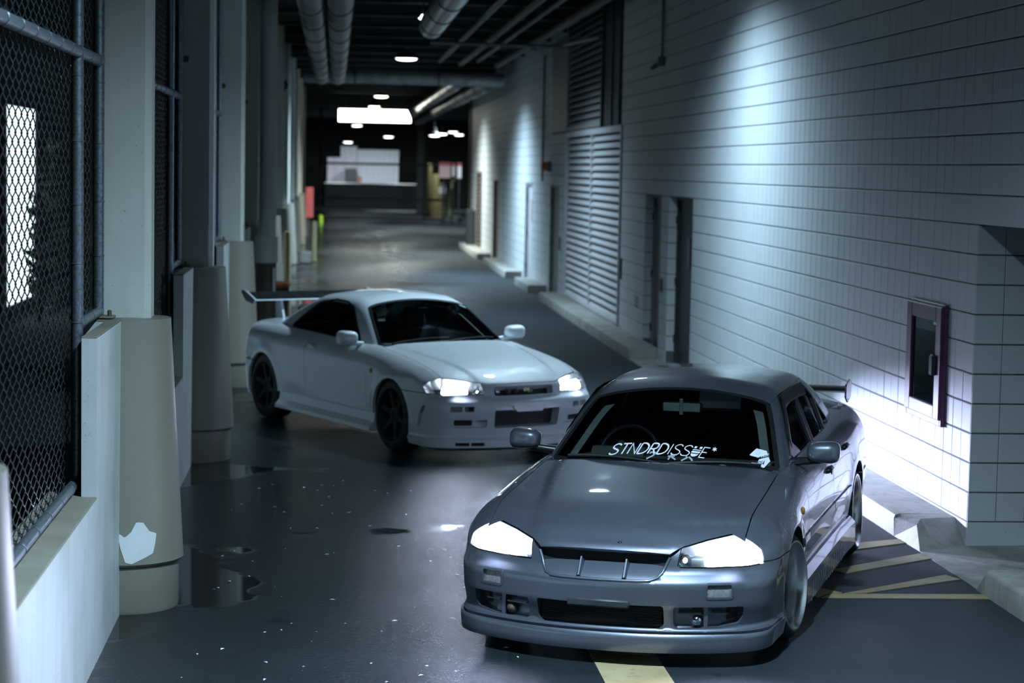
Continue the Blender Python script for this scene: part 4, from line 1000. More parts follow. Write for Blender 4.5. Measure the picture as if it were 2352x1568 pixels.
WHITE = dict(name='white_coupe_car', label='white two-door coupe with a tall rear wing, dark wheels and lit headlights',
    pos=(1.29646, 18.62571), yaw=0.4686208, roll=0.00517, pitch=0.00228, dz=0.05, in_dz=0.045,
    width=([-1.1, -.6, 0, .6, 1.3, 2.0, 2.665, 3.2, 3.8], [.84, .855, .868, .862, .858, .862, .872, .86, .82]),
    section=([.05, .2, .35, .55, .65, .76, .86, .95, 1.05], [-.05, -.025, -.012, 0, 0, -.012, -.036, -.07, -.12]),
    top=([-1.0, -.83, -.62, -.35, 0, .3, .6, 1.5, 2.3, 3.0, 3.45, 3.7], [.655, .672, .745, .808, .862, .897, .925, .94, .955, .962, .945, .88]),
    nose=([.08, .12, .185, .20, .29, .44, .50, .53, .55, .58, .62, .66, .70, .76], [-.90, -.918, -.918, -.90, -.908, -.93, -.925, -.90, -.872, -.858, -.85, -.835, -.785, -.68]),
    tail=([.1, .3, .6, .9, 1.0], [3.44, 3.50, 3.52, 3.46, 3.38]),
    plan=0.13, plan_pow=2.2, crown=0.03, bulge=0.012, arch_z=0.322, arch_r=0.333, flare=0.022, flare_rear=1.1, lip_out=0.02, front_fill=0.012, nose_crease=.3, shoulder=0.11,
    screen=(.486, .90, 1.72, .13), rear_screen=(2.86, .97, 2.0), cabin=(.715, .87, .43), roof=([.8, 1.1, 1.4, 1.7, 2.0, 2.4], [1.26, 1.29, 1.318, 1.328, 1.312, 1.24]),
    lamp=L_W, lamp_r=[.008, .012, 0, .03, .02, .02, .02, 0, 0], lamp_idx=(1, 3, 4, 6),
    hood_front=[(0, .664), (.12, .663), (.24, .662), (.345, .660)], hood_gap=[(.690, -.52), (.695, -.25), (.697, .1), (.695, .50)], hood_rear=[(.5, .47), (.25, .44), (0, .43)],
    bump_top=[(0, .660), (.12, .659), (.24, .658), (.345, .656)], bump_z=.19, seam_z=.577, sill_z=.30,
    holes={'grille': dict(poly=[(-.300, .562), (.300, .562), (.302, .636), (-.302, .636)], r=.014, back='grille_mesh', mat='black_trim', depth=.075),
           'mid': dict(poly=[(-.325, .285), (.325, .285), (.332, .442), (.15, .442), (.12, .424), (-.12, .424), (-.15, .442), (-.332, .442)], r=[.025, .025, .015, .01, .012, .012, .01, .015], back='intercooler', mat='core', depth=.085),
           'low': dict(poly=[(.395, .292), (.74, .292), (.74, .362), (.395, .362)], r=.02, both=True, back='side_duct', mat='white', depth=.05),
           'sig': dict(poly=[(.655, .432), (.765, .432), (.765, .478), (.655, .478)], r=.008, both=True, back='marker_lamp', mat='smoke_lens', depth=.014),
           'vent': dict(poly=[(.535, .432), (.632, .432), (.632, .478), (.535, .478)], r=.008, both=True, back='vent_back', mat='lining', depth=.04),
           'slit': dict(poly=[(1.085, .285), (1.14, .285), (1.11, .40), (1.045, .475), (1.005, .475), (1.055, .39)], r=.006, both=True, back='slit_back', mat='under', depth=.04)},
    hole_depth=.085, lamp_main=(.74, .626, .145, .052), lamp_small=(.475, .612, .036), beam=2000, spill=38, beam_size=80, beam_flat=.42, mirror_in=(1.12, 1.16), beam_out=0.0, beam_bias=.22, beam_down=-.20,
    doors=[.50, 1.80], door_y0=.50, door_lean=-.10, door_cut=False, belt=.87, belt_x=.675, fender_top=(.675, .52), boot_y0=2.9, tail_y=3.50, rear_seam=.56,
    handles=[1.64], handle_z=[.80], handle_paint=True, repeater=(.40, .69), rep_sx=1.0,
    skirt=[(.80, .33), (.868, .31), (.880, .235), (.925, .19), (.928, .158), (.905, .148), (.80, .15)], skirt_y=(.30, 2.26), skirt_flare=.01,
    track=.875, wheel_r=.322, wheel_w=.245, lip_r=.238, wheel='six', steer=0.0, camber=-.02, liner=(.55, .84),
    ws_edge=[(0, .45), (.2, .462), (.4, .50), (.56, .56), (.675, .615), (.625, .79), (.575, .97), (.525, 1.12), (.43, 1.145), (.2, 1.16), (0, 1.165)], ws_top_y=1.12,
    rs_edge=[(0, 2.92), (.3, 2.90), (.53, 2.82), (.51, 2.55), (.46, 2.28), (.3, 2.22), (0, 2.20)], rs_top_y=2.28, drip=[(.545, 1.22), (.558, 1.45), (.555, 1.8), (.53, 2.05), (.50, 2.2)], side_y=(.56, 2.9),
    windows=[[(.90, .885), (1.10, 1.03), (1.30, 1.185), (1.48, 1.228), (1.72, 1.235), (1.98, 1.195), (2.20, 1.08), (2.42, .945), (2.36, .925), (1.5, .87)]], win_r=.03, trim_w=.014,
    mirror=(.905, .80, .955), mirror_size=(.10, .085, .065), wipers=[((-.56, .56), (.02, .54)), ((.0, .49), (.54, .60))], seat_tall=1.0)

# ---------------- silver sedan
sroot, SE, SFb, SFg, SP = make_car(SILVER, M['silver'])
FRs = lambda pts: on(SFb, FRONT, pts)
def lip_panel(E, F, z0, z1, smx, mt, name='front_lip', holes=()):
    top = [(s, z1) for s in np.linspace(-smx, smx, 40)]; bot = [(s, z0) for s in np.linspace(smx, -smx, 40)]
    return E.skin(name, panel(F, FRONT, np.array(top+bot), holes, h=0.03, gap=0.0, rim=0.10, hrim=0.05, dense=0.03), mt)
lip_panel(SE, SFb, .088, .183, 1.325, M['silver'])
# scooped filler between the lamps with two ribs
sc = MB(); nx, nz = 24, 8; vs = []
fy = lambda s: -.930 + .035*(abs(s)/.34)**2
for i in range(nz+1):
    t = i/nz
    for j in range(nx+1):
        s_ = -.36 + .72*j/nx; e = 0.0
        vs.append((s_, fy(s_) + .012 + .11*t + .004*e, .447 + .075*t**0.8 + .035*e*(0.3+t)))
sc.add(vs, [(i*(nx+1)+j, i*(nx+1)+j+1, (i+1)*(nx+1)+j+1, (i+1)*(nx+1)+j) for i in range(nz) for j in range(nx)])
sco = SE.solid('grille_scoop', sc, M['silver'], SP['bump'], 60)
for sx in (-.115, .125):
    rb = MB(); rb.add([(sx-.012, fy(sx)+.016, .456), (sx+.012, fy(sx)+.016, .456), (sx-.010, fy(sx)+.11, .515), (sx+.010, fy(sx)+.11, .515), (sx-.004, fy(sx)+.010, .462), (sx+.004, fy(sx)+.010, .462), (sx-.004, fy(sx)+.07, .548), (sx+.004, fy(sx)+.07, .548)], [(0, 1, 5, 4), (2, 6, 7, 3), (0, 4, 6, 2), (1, 3, 7, 5), (4, 5, 7, 6)])
    SE.solid('grille_rib', rb, M['silver'], SP['bump'], 30)
bd_ = MB(); P_ = FRs([(q[0], q[1]-.004) for q in [(-a, b) for a, b in SILVER['bump_top'][::-1]] + SILVER['bump_top'][1:]]); bd_.tube([tuple(p + np.array([0, .002, 0])) for p in P_], .009, 8); SE.solid('grille_surround', bd_, M['silver'], SP['bump'], 60)
sl = MB(); sl.box((-.36, -.80, .40), (.36, -.78, .60)); SE.solid('grille_slot', sl, M['under'], SP['bump'], None)
# number plate holder over the mouth
ph = MB(); p_ = FRs([(-.165, .33), (.165, .33)]); yy = FRs([(0, .33)])[0][1]
ph.box((-.165, yy-.010, .308), (.165, yy+.03, .349), .008); SE.solid('plate_holder', ph, M['steel_dark'], SP['bump'], 40, label='empty dark number plate holder')
# intercooler fins
fn = MB()
for k in range(15):
    z_ = .214 + k*.0072; fn.box((-.318, -.865+.0, z_), (.318, -.850, z_+.0032))
SE.solid('cooler_fins', fn, M['core'], SP['bump'], None, kind='stuff')
for sg in (1, -1):
    # upright divider and the flat blades of the outer ducts, brake duct mouth, small round tow cap
    a = FRs([(sg*.575, .265)])[0]; b = FRs([(sg*.70, .265)])[0]; c = FRs([(sg*.46, .265)])[0]
    dv = MB(); dv.prism([(a[0]-sg*.010, a[1]+.006), (a[0]+sg*.010, a[1]+.010), (a[0]+sg*.002, a[1]+.07), (a[0]-sg*.016, a[1]+.07)], .205, .325, 'xy'); SE.solid('duct_divider', dv, M['silver'], SP['bump'], 30)
    for (s0, s1) in ((.405, .545), (.60, .70)):
        q0 = FRs([(sg*s0, .283)])[0]; q1 = FRs([(sg*s1, .283)])[0]
        bl = MB(); bl.prism([(q0[0], q0[1]+.012), (q1[0], q1[1]+.014), (q1[0], q1[1]+.07), (q0[0], q0[1]+.07)], .279, .287, 'xy'); SE.solid('duct_blade', bl, M['silver'], SP['bump'], 30)
    mo = panel(SFb, FRONT, rp([(sg*.715, .232), (sg*.785, .245), (sg*.775, .312), (sg*.715, .312)] if sg > 0 else [(sg*.715, .232), (sg*.715, .312), (sg*.775, .312), (sg*.785, .245)], .01), h=.03, gap=0, rim=0, off=-.045); SE.skin('duct_mouth', mo, M['under'], SP['bump'])
    mo = panel(SFb, FRONT, rp([(sg*.50, .285), (sg*.565, .285), (sg*.565, .318), (sg*.50, .318)] if sg > 0 else [(sg*.50, .285), (sg*.50, .318), (sg*.565, .318), (sg*.565, .285)], .008), h=.03, gap=0, rim=0, off=-.047); SE.skin('duct_mouth', mo, M['under'], SP['bump'])
    e_ = FRs([(sg*.518, .246)])[0]
    bq = MB(); bq.lathe([(0.0, -.028), (.017, -.024), (.027, -.010), (.029, .004), (.027, .02)], 20, (e_[0], e_[1]+.022, .246), 'y'); SE.solid('round_lamp', bq, M['chrome'] if sg > 0 else M['rust_pipe'], SP['bump'], 50)
    # raised frame round the marker lamp
    fr_ = rp([(sg*.565, .362), (sg*.725, .362), (sg*.725, .446), (sg*.565, .446)] if sg > 0 else [(sg*.565, .362), (sg*.565, .446), (sg*.725, .446), (sg*.725, .362)], .022)
    SE.skin('marker_frame', panel(SFb, FRONT, fr_, [inset(fr_, .011)], h=.02, gap=0, rim=.008, hrim=.012, off=.004, dense=.012), M['silver'], SP['bump'])
# small dark mark near the bonnet edge
ep = on(SFb, HOODP, HOODP.uv([FRs([(.075, .60)])[0]]))[0]; em_ = MB(); em_.box((ep[0]-.012, ep[1]+.03, ep[2]+.010), (ep[0]+.012, ep[1]+.055, ep[2]+.026), .004); SE.solid('bonnet_emblem', em_, M['black_trim'], SP['hood'], 40)
# boot wing
wg = MB(); wg.prism([(3.50, .985), (3.54, 1.005), (3.64, 1.008), (3.70, 1.00), (3.64, .975), (3.54, .968)], -.66, .66, 'yz'); wo = SE.solid('boot_wing', wg, M['black_trim'], None, 40)
for sg in (1, -1):
    ew = MB(); ew.prism(rp([(3.46, .945), (3.58, .895), (3.72, .93), (3.74, 1.02), (3.66, 1.055), (3.48, 1.03)], .02), sg*.655, sg*.668, 'yz'); SE.solid('wing_end_plate', ew, M['carbon'], wo, 30)
    st = MB(); st.prism([(3.48, .90), (3.60, .90), (3.63, .975), (3.55, .975)], sg*.30, sg*.325, 'yz'); SE.solid('wing_stay', st, M['black_trim'], wo, 30)
# windscreen lettering, stroke by stroke on the glass
def on_glass(E, F, polys, origin, ux, k, mt, name, parent, off=0.003, uy=None):
    mb = MB()
    for q in polys:
        P = np.array([(origin[0] + ux[0]*a*k + uy[0]*c*k, origin[1] + ux[1]*a*k + uy[1]*c*k) for a, c in q]); pp = on(F, TOP, P); pp = pp + grad(F, pp)*off
        mb.add(pp, [tuple(range(len(q)))])
    return E.solid(name, mb, mt, parent, None)
SLO = 1.25    # plan length of one unit up the screen
def scr(x, y): return (x, y)
TX0, TY0, TK, TS = -.322, .512, .0635, .10
W_ = text_polys('STNDRD', .135, .12, .30)
lab = SE
onS = lambda polys, x0, y0, k, mt, nm, slope=0.0: on_glass(SE, SFg, polys, (x0, y0), (1.0, slope), k, mt, nm, SP['ws'], .004, (0.0, SLO*1.0))
onS(W_[0], TX0, TY0, TK, M['decal'], 'screen_lettering')
x1 = TX0 + W_[1]*TK
W2 = text_polys('ISS', .085, .10, .30); onS(W2[0], x1, TY0, TK, M['decal'], 'screen_lettering'); x2 = x1 + W2[1]*TK
ub_ = []; sh_ = .30
for (a0_, a1_, b0_, b1_) in ((.02, .24, .80, 1.0), (.50, .74, .80, 1.0), (.0, .76, .62, .70), (.0, .76, .36, .54)): ub_.append([(a0_+b0_*sh_, b0_), (a1_+b0_*sh_, b0_), (a1_+b1_*sh_, b1_), (a0_+b1_*sh_, b1_)])
ub_.append([(.02+.28*sh_, .28), (.10+.10*sh_, .10), (.26, .0), (.46, .0), (.64+.10*sh_, .10), (.74+.28*sh_, .28)])
onS(ub_, x2, TY0, TK, M['decal'], 'screen_lettering'); x3 = x2 + .86*TK
W3 = text_polys('E', .085, .10, .30); onS(W3[0], x3, TY0, TK, M['decal'], 'screen_lettering'); x4 = x3 + W3[1]*TK
W4 = text_polys('*', .085, .1, .0); onS(W4[0], x4 + .022, TY0 + .012, TK, M['decal'], 'screen_lettering')
# grey brush-like marks lower on the glass
gm = strokes([[(0, .0), (.5, .30), (.75, .62), (.25, .66), (.2, .5)]], .16) + strokes([[(2.05, .0), (2.3, .62)], [(1.95, .34), (2.6, .40)], [(2.3, .3), (2.75, .05)], [(2.62, .55), (2.75, .5)]], .14) + strokes([[(3.3, .0), (3.75, .35), (3.65, .5)], [(3.9, .45), (4.25, .2), (4.35, -.12)]], .16) + strokes([[(5.0, -.05), (5.05, -.35), (5.9, .05)]], .14) + strokes([[(6.7, .12), (7.35, .12), (6.75, -.38)], [(7.05, -.2), (7.3, -.4)]], .13)
onS(gm, -.085, TY0 - .040, .062, M['decal_grey'], 'screen_mark')
# cut white hexagon sticker in the lower corner
hx = [(-.50, .06), (-.22, .5), (.34, .5), (.46, .30), (-.10, .02), (-.42, .02)]; hx2 = [(.06, -.06), (.52, .20), (.66, .0), (.42, -.46), (-.24, -.46), (-.30, -.34), (.0, -.30)]
ho = onS([hx, hx2], .545, .590, .105, M['decal'], 'hexagon_sticker')
rg = [[(-.10+.11*math.cos(t)+.0, .30+.13*math.sin(t)) for t in np.linspace(0, 2*PI, 25)]]
on_glass(SE, SFg, strokes(rg, .012), (.545, .590), (1, 0), .105, M['decal_grey'], 'sticker_ring', ho, .0055, (0, SLO))
tq, tw = text_polys('ANFEST', .2, .16); on_glass(SE, SFg, [[(-.06 + a*.11 + 0, -.03 + a*.052 + c*.13) for a, c in q] for q in tq], (.545, .590), (1, 0), .105, M['decal'], 'sticker_lettering', ho, .0055, (0, SLO))
tq, tw = text_polys('2014', .2, .16); on_glass(SE, SFg, [[(-.05 + a*.15, -.44 + a*.05 + c*.22) for a, c in q] for q in tq], (.545, .590), (1, 0), .105, M['ink'], 'sticker_lettering', ho, .0055, (0, SLO))

# ---------------- white coupe
wroot, WE, WFb, WFg, WP = make_car(WHITE, M['white'])
FRw = lambda pts: on(WFb, FRONT, pts)
lh = [rp([(.42, .133), (.56, .133), (.56, .163), (.42, .163)], .008), rp([(.58, .133), (.72, .133), (.72, .163), (.58, .163)], .008)]
lh = lh + [h_[::-1]*np.array([-1, 1]) for h_ in lh]
lo_ = lip_panel(WE, WFb, .118, .183, 1.29, M['white'], holes=lh)
for h_ in lh: WE.skin('lip_duct', panel(WFb, FRONT, h_, h=.03, gap=0, rim=0, off=-.04), M['under'], lo_)
spl = MB(); pts = [(s, .1) for s in np.linspace(-1.10, 1.10, 41)]; P = FRw(pts); vs = []
for p in P: vs += [(p[0]*1.0, p[1]-.012, .115), (p[0]*1.0, p[1]-.022, .098), (p[0]*.86, p[1]+.10, .098), (p[0]*.86, p[1]+.10, .115)]
spl.add(vs, [(4*j+a, 4*j+b, 4*j+4+b, 4*j+4+a) for j in range(40) for a, b in ((0, 1), (1, 2), (2, 3), (3, 0))]); WE.solid('front_splitter', spl, M['carbon'], None, 40)
for sg in (1, -1):
    q = rp([(.545, .30), (.735, .30), (.735, .355), (.545, .355)], .014); q = q if sg > 0 else q[::-1]*np.array([-1, 1])
    WE.skin('duct_mouth', panel(WFb, FRONT, q, h=.03, gap=0, rim=0, off=-.045), M['under'], WP['bump'])
    q = rp([(.54, .436), (.585, .436), (.585, .474), (.54, .474)], .006); q = q if sg > 0 else q[::-1]*np.array([-1, 1])
    WE.skin('duct_mouth', panel(WFb, FRONT, q, h=.03, gap=0, rim=0, off=-.036), M['under'], WP['bump'])
# tray above the mouth for a plate
yy = FRw([(0, .45)])[0][1]; ph = MB(); ph.prism(rp([(-.165, .462), (-.165, .482), (.165, .482), (.165, .462), (.125, .426), (-.125, .426)], .008), yy-.012, yy+.03, 'xz'); WE.solid('plate_tray', ph, M['white'], WP['bump'], 40)
# things seen in the grille: gilt badge, round horns, small lamp
gy = FRw([(0, .60)])[0][1] + .06
for (gx, gz, gr, gm_) in ((-.245, .588, .018, 'lamp_chrome'), (.085, .602, .034, 'lining'), (-.14, .595, .03, 'steel_dark'), (-.06, .595, .028, 'steel_dark')):
    hb = MB(); hb.lathe([(0.0, -.018), (gr*.45, -.016), (gr*.5, -.006), (gr, 0.0), (gr, .02)], 20, (gx, gy, gz), 'y'); WE.solid('horn', hb, M[gm_], WP['bump'], 50)
tq, tw = text_polys('GT-R', .2, .12); bd = MB(); [bd.add([(.005 + a*.019, gy-.03, .588 + c*.024) for a, c in q], [tuple(range(len(q)))]) for q in tq]; WE.solid('grille_badge', bd, M['gold'], WP['bump'], None, label='small gilt grille badge')
# boot wing with tall end plates
wg = MB(); prof = [(3.24, 1.125), (3.27, 1.140), (3.40, 1.162), (3.52, 1.195), (3.50, 1.178), (3.40, 1.140), (3.30, 1.118)]
wg.prism(prof, -.70, .70, 'yz'); wo = WE.solid('rear_wing_blade', wg, M['white'], None, 40, label='white wing blade')
ct = MB(); ct.prism([(3.262, 1.1425), (3.40, 1.1665), (3.515, 1.1985), (3.50, 1.194), (3.40, 1.163)], -.695, .695, 'yz'); WE.solid('wing_top', ct, M['carbon'], wo, None, label='dark carbon upper face')
for sg in (1, -1):
    ew = MB(); ew.prism(rp([(3.20, 1.135), (3.28, 1.095), (3.44, 1.115), (3.55, 1.20), (3.52, 1.225), (3.44, 1.215)], .012), sg*.70, sg*.722, 'yz'); WE.solid('wing_end_plate', ew, M['white'], wo, 30)
    st = MB(); st.prism([(3.24, .92), (3.42, .92), (3.44, 1.14), (3.32, 1.135)], sg*.36, sg*.385, 'yz'); WE.solid('wing_stay', st, M['white'], wo, 30)
for sg in (1, -1):
    hv = MB(); z_ = .965
# stickers: green tag on the screen corner and a pale one in the side window
gq = on(WFg, TOP, np.array([(.445, 1.085), (.50, 1.05), (.495, 1.03), (.44, 1.065)])); gq = gq + grad(WFg, gq)*.004
t_ = MB(); t_.add(gq, [(0, 1, 2, 3)]); WE.solid('screen_tag', t_, mat('teal tag', (0.10, 0.30, 0.26), 0.5), WP['ws'], None)
# ------------------------------------------------------------------ the service road: floor, walls, ceiling
fl = MB()
g_n = 2
fl.add([(-7, -2, 0), (12, -2, 0), (12, 140, 0), (-7, 140, 0), (-7, -2, -0.2), (12, -2, -0.2), (12, 140, -0.2), (-7, 140, -0.2)], [(0, 1, 2, 3), (7, 6, 5, 4), (0, 4, 5, 1), (1, 5, 6, 2), (2, 6, 7, 3), (3, 7, 4, 0)])
floor = fl.build('floor', M['asphalt']); tag(floor, kind='structure', label='wet dark asphalt roadway with puddles')

XW = 4.342; BH = 0.2032; Y0 = 13.653; ZL = 2.205
ky = lambda k: Y0 + BH*k
kz = lambda k: ZL + BH*k
Z_BASE = kz(-10); Z_TOP = 5.4
OPEN = [(ky(-6), ky(0), 0, ZL, 'recess'), (ky(55), ky(64), 0, ZL, 'niche'), (ky(67), ky(74), 0, ZL, 'alcove'), (ky(86), ky(123), Z_BASE, kz(5), 'louver'), (ky(98), ky(123), kz(5), Z_TOP, 'louver_up'), (ky(87), ky(98), kz(5), Z_TOP, 'channel'), (ky(123), ky(137), kz(5), kz(14), 'panel'),
        (ky(129), ky(137), 0, ZL, 'door_a'), (ky(156), ky(164), 0, ZL, 'door_b'), (ky(202), ky(211), 0, ZL, 'door_c'), (ky(233), ky(243), Z_BASE, kz(1), 'louver_far')]
WY0, WY1 = ky(-30), ky(257)
def in_open(y, z): return any(a-1e-6 <= y <= b+1e-6 and c-1e-6 <= z <= d+1e-6 for a, b, c, d, n in OPEN)
cy = sorted({WY0, WY1, *[o[0] for o in OPEN], *[o[1] for o in OPEN]}); cz = sorted({0, Z_TOP, *[o[2] for o in OPEN], *[o[3] for o in OPEN]})
wl = MB()
for a, b in zip(cy[:-1], cy[1:]):
    run = None
    for c, d in zip(cz[:-1], cz[1:]):
        solid = not in_open((a+b)/2, (c+d)/2)
        if solid: run = (run[0], d) if run else (c, d)
        if (not solid or d == cz[-1]) and run: wl.box((XW+0.007, a, run[0]), (XW+0.30, b, run[1])); run = None
wall_r = wl.build('wall_right', M['mortar']); tag(wall_r, kind='structure', label='white painted concrete block wall')
# one painted block: bevelled face, raked bed joint above and below
def block_mesh(w, h, d=0.02, gy=0.0022, gz=0.005, bev=0.004, axis='x'):
    y0, y1, z0, z1 = gy, w-gy, gz, h-gz; b = bev
    F_ = [(0, y0+b, z0+b), (0, y1-b, z0+b), (0, y1-b, z1-b), (0, y0+b, z1-b)]; S_ = [(b*0.7, y0, z0), (b*0.7, y1, z0), (b*0.7, y1, z1), (b*0.7, y0, z1)]; B_ = [(d, y0, z0), (d, y1, z0), (d, y1, z1), (d, y0, z1)]
    V_ = F_+S_+B_; fs = [(0, 3, 2, 1)] + [(i, (i+1) % 4, (i+1) % 4+4, i+4) for i in range(4)] + [(i+4, (i+1) % 4+4, (i+1) % 4+8, i+8) for i in range(4)]
    if axis == 'y': V_ = [(p[1], p[0], p[2]) for p in V_]
    return V_, fs
bv, bf = block_mesh(BH, BH)
bme = bpy.data.meshes.new('block'); bme.from_pydata(bv, [], bf); bme.materials.append(M['block'])
cells = []
for k in range(-30, 257):
    for j in range(-10, 16):
        y, z = ky(k)+BH/2, kz(j)+BH/2
        if z > Z_TOP or in_open(y, z): continue
        # size in the photograph and whether it lies in the frame
        px = 769 + XW*CAM_F/y; py = 378 + (CAM_H - z)*CAM_F/y
        vis = (px < 2380 and -30 < py < 1600)
        cells.append((0 if vis else 1, y, k, j))
cells.sort(); near_blocks = cells[:298]; rest = cells[298:]
for _, y, k, j in near_blocks:
    o = link('block', bme, None, wall_r); o.location = (XW + random.uniform(-0.0015, 0.0015), ky(k), kz(j))
rm = MB()
for _, y, k, j in rest: rm.add([(XW+p[0]+random.uniform(-0.0008, 0.0008)*0, ky(k)+p[1], kz(j)+p[2]) for p in bv], bf)
rm.build('far_blocks', M['block'], wall_r, recalc=False, kind='stuff')
bs = MB()
cuts = sorted({WY0, WY1, *[o[0] for o in OPEN if o[2] == 0], *[o[1] for o in OPEN if o[2] == 0]})
for a, b in zip(cuts[:-1], cuts[1:]):
    if not in_open((a+b)/2, 0.05): bs.box((XW-0.002, a+0.001, 0), (XW+0.02, b-0.001, Z_BASE-0.003), 0.003)
bs.build('base_course', M['block'], wall_r)
# the recess near the camera: far jamb of blocks, back, soffit
rc = MB(); ya, yb = ky(-6), ky(0); rc.box((XW+0.30, yb+0.008, 0), (XW+1.7, yb+0.20, ZL+0.3)); rc.box((XW+0.30, ya-0.2, 0), (XW+1.7, ya, ZL+0.3)); rc.box((XW+1.5, ya, 0), (XW+1.7, yb+0.01, ZL+0.3)); rc.box((XW+0.01, ya-0.1, ZL), (XW+1.7, yb+0.1, ZL+0.3))
wall_rec = rc.build('wall_recess', M['mortar']); tag(wall_rec, kind='structure', label='block lined recess')
b2v, b2f = block_mesh(BH*0.985, BH, axis='y'); b2 = bpy.data.meshes.new('block'); b2.from_pydata(b2v, [], [f[::-1] for f in b2f]); b2.materials.append(M['block'])
for i in range(7):
    for j in range(-10, 0):
        o = link('block', b2, None, wall_rec); o.location = (XW + 0.0 + i*BH*0.985, yb-.008, kz(j))
bb = MB(); bb.box((XW+0.001, yb-0.010, 0), (XW+1.5, yb+0.01, Z_BASE-0.003), 0.003); bb.build('base_course', M['block'], wall_rec)
# jambs and leaves of the doors further along
def leaf(name, yA, yB, mt, depth=0.16, label=None, sill=0.0):
    fr = MB(); x0 = XW + depth
    fr.box((x0-0.05, yA, sill), (x0+0.03, yA+0.05, ZL), 0.004); fr.box((x0-0.05, yB-0.05, sill), (x0+0.03, yB, ZL), 0.004); fr.box((x0-0.05, yA+0.05, ZL-0.05), (x0+0.03, yB-0.05, ZL), 0.004)
    d = fr.build(name, mt); tag(d, label, kind='structure')
    lf = MB(); lf.box((x0-0.005, yA+0.052, sill+0.01), (x0+0.03, yB-0.052, ZL-0.052), 0.004); lo = lf.build('door_leaf', mt, d)
    hg = MB(); hg.tube([(x0-0.005, yA+0.14, 1.0), (x0-0.055, yA+0.14, 1.0), (x0-0.055, yA+0.24, 1.0)], 0.011, 8); hg.build('door_handle', M['chrome'], d, 40)
    for hz in (0.35, 1.1, 1.9):
        hh = MB(); hh.tube([(x0-0.058, yB-0.05, hz-0.05), (x0-0.058, yB-0.05, hz+0.05)], 0.012, 8); hh.build('hinge', M['steel_dark'], d, 40)
    return d
dN = leaf('door_1', ky(55), ky(64), M['door_dark'], 0.16, 'dark steel door in its niche')
leaf('door_2', ky(67), ky(74), M['door_grey'], 0.16, 'grey door in the shallow alcove')
leaf('door_3', ky(129), ky(137), M['door_grey'], 0.08, 'grey scuffed door left of the louver')
leaf('door_4', ky(156), ky(164), M['louver'], 0.08, 'pale door with red notice')
leaf('door_5', ky(202), ky(211), M['door_brown'], 0.08, 'brown steel door')
for y_, z0_, z1_, m_ in ((ky(137)-0.45, 1.45, 1.75, 'red_sign'),):
    pass
# far jamb faces of the alcoves are block work
jm = MB()
for yj in (ky(64), ky(74)):
    for j in range(-10, 0): jm.add([(XW+0.001+p[0]*0.78, yj-0.010+p[1], kz(j)+p[2]) for p in b2v], [f[::-1] for f in b2f])
jm.build('jamb_blocks', M['block'], wall_r, recalc=True, kind='stuff')
# ---------------- louvers
def louver(name, yA, yB, zA, zB, n, label, mt, bays=2, x=XW):
    r = empty(name, (x, (yA+yB)/2, zA)); tag(r, label, 'louver')
    L = lambda mb, nm, mm, p=None: mb.build(nm, M[mm], p or r, 30)
    def loc(mb): mb.v = [(p[0]-x, p[1]-(yA+yB)/2, p[2]-zA) for p in mb.v]; return mb
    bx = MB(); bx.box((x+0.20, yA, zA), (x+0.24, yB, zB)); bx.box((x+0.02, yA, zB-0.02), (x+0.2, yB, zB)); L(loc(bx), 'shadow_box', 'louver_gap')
    f = MB(); t = 0.10
    for a, b, c, d in ((yA, yA+t, zA, zB), (yB-t, yB, zA, zB), (yA+t, yB-t, zB-t, zB), (yA+t, yB-t, zA, zA+t*0.6)): f.box((x-0.03, a, c), (x+0.05, b, d), 0.006)
    L(loc(f), 'louver_frame', mt)
    bw = (yB-yA-2*t)/bays
    for i in range(1, bays):
        m_ = MB(); m_.box((x-0.02, yA+t+bw*i-0.04, zA+t*0.6), (x+0.05, yA+t+bw*i+0.04, zB-t), 0.006); L(loc(m_), 'mullion', mt)
    p = (zB-zA-t*1.6)/n
    for bay in range(bays):
        sm = None
        for k in range(n):
            z = zA + t*0.6 + p*k
            if sm is None:
                s_ = MB(); y0_, y1_ = -bw/2+0.045, bw/2-0.045
                pr = [(-0.012, 0.0), (-0.012, 0.022), (0.055, 0.022+p*0.62), (0.062, 0.022+p*0.62), (0.062, 0.004+p*0.62), (0.0, 0.0)]
                s_.prism(pr, y0_, y1_, 'xz'); sm = s_.mesh('louver_slat'); sm.materials.append(M[mt])
            o = link('louver_slat', sm, None, r); o.location = (0, yA+t+bw*(bay+0.5)-(yA+yB)/2, z-zA)
    return r
louver('wall_louver', ky(86), ky(123), Z_BASE, kz(5), 24, 'tall pale louvered vent in two bays standing on the kerb', 'louver')
louver('wall_louver', ky(98), ky(123), kz(5)+0.02, Z_TOP, 17, 'dim upper louver above the tall pale one', 'door_grey', 1)
louver('wall_louver', ky(233), ky(243), Z_BASE, kz(1), 16, 'small far louver with brownish slats near the end of the block wall', 'door_brown', 1)
ch = MB(); ch.box((XW+0.0, ky(87)+0.02, kz(5)+0.01), (XW+0.10, ky(98)-0.02, Z_TOP)); ch.box((XW-0.05, ky(87)+0.02, kz(5)+0.01), (XW+0.0, ky(87)+0.10, Z_TOP), 0.005); ch.box((XW-0.05, ky(98)-0.10, kz(5)+0.01), (XW, ky(98)-0.02, Z_TOP), 0.005); ch.box((XW-0.03, (ky(87)+ky(98))/2-0.05, kz(5)+0.01), (XW+0.0, (ky(87)+ky(98))/2+0.05, Z_TOP), 0.005)
tag(ch.build('steel_channel', M['steel_dark'], None, None), 'dark steel channel running up beside the upper louver', 'panel')
pn = MB(); pn.box((XW-0.02, ky(123)+0.02, kz(5)+0.02), (XW+0.06, ky(137)-0.01, kz(14)-0.01), 0.008); tag(pn.build('flat_wall_panel', M['door_grey'], None, None), 'flat grey panel left of the upper louver', 'panel')

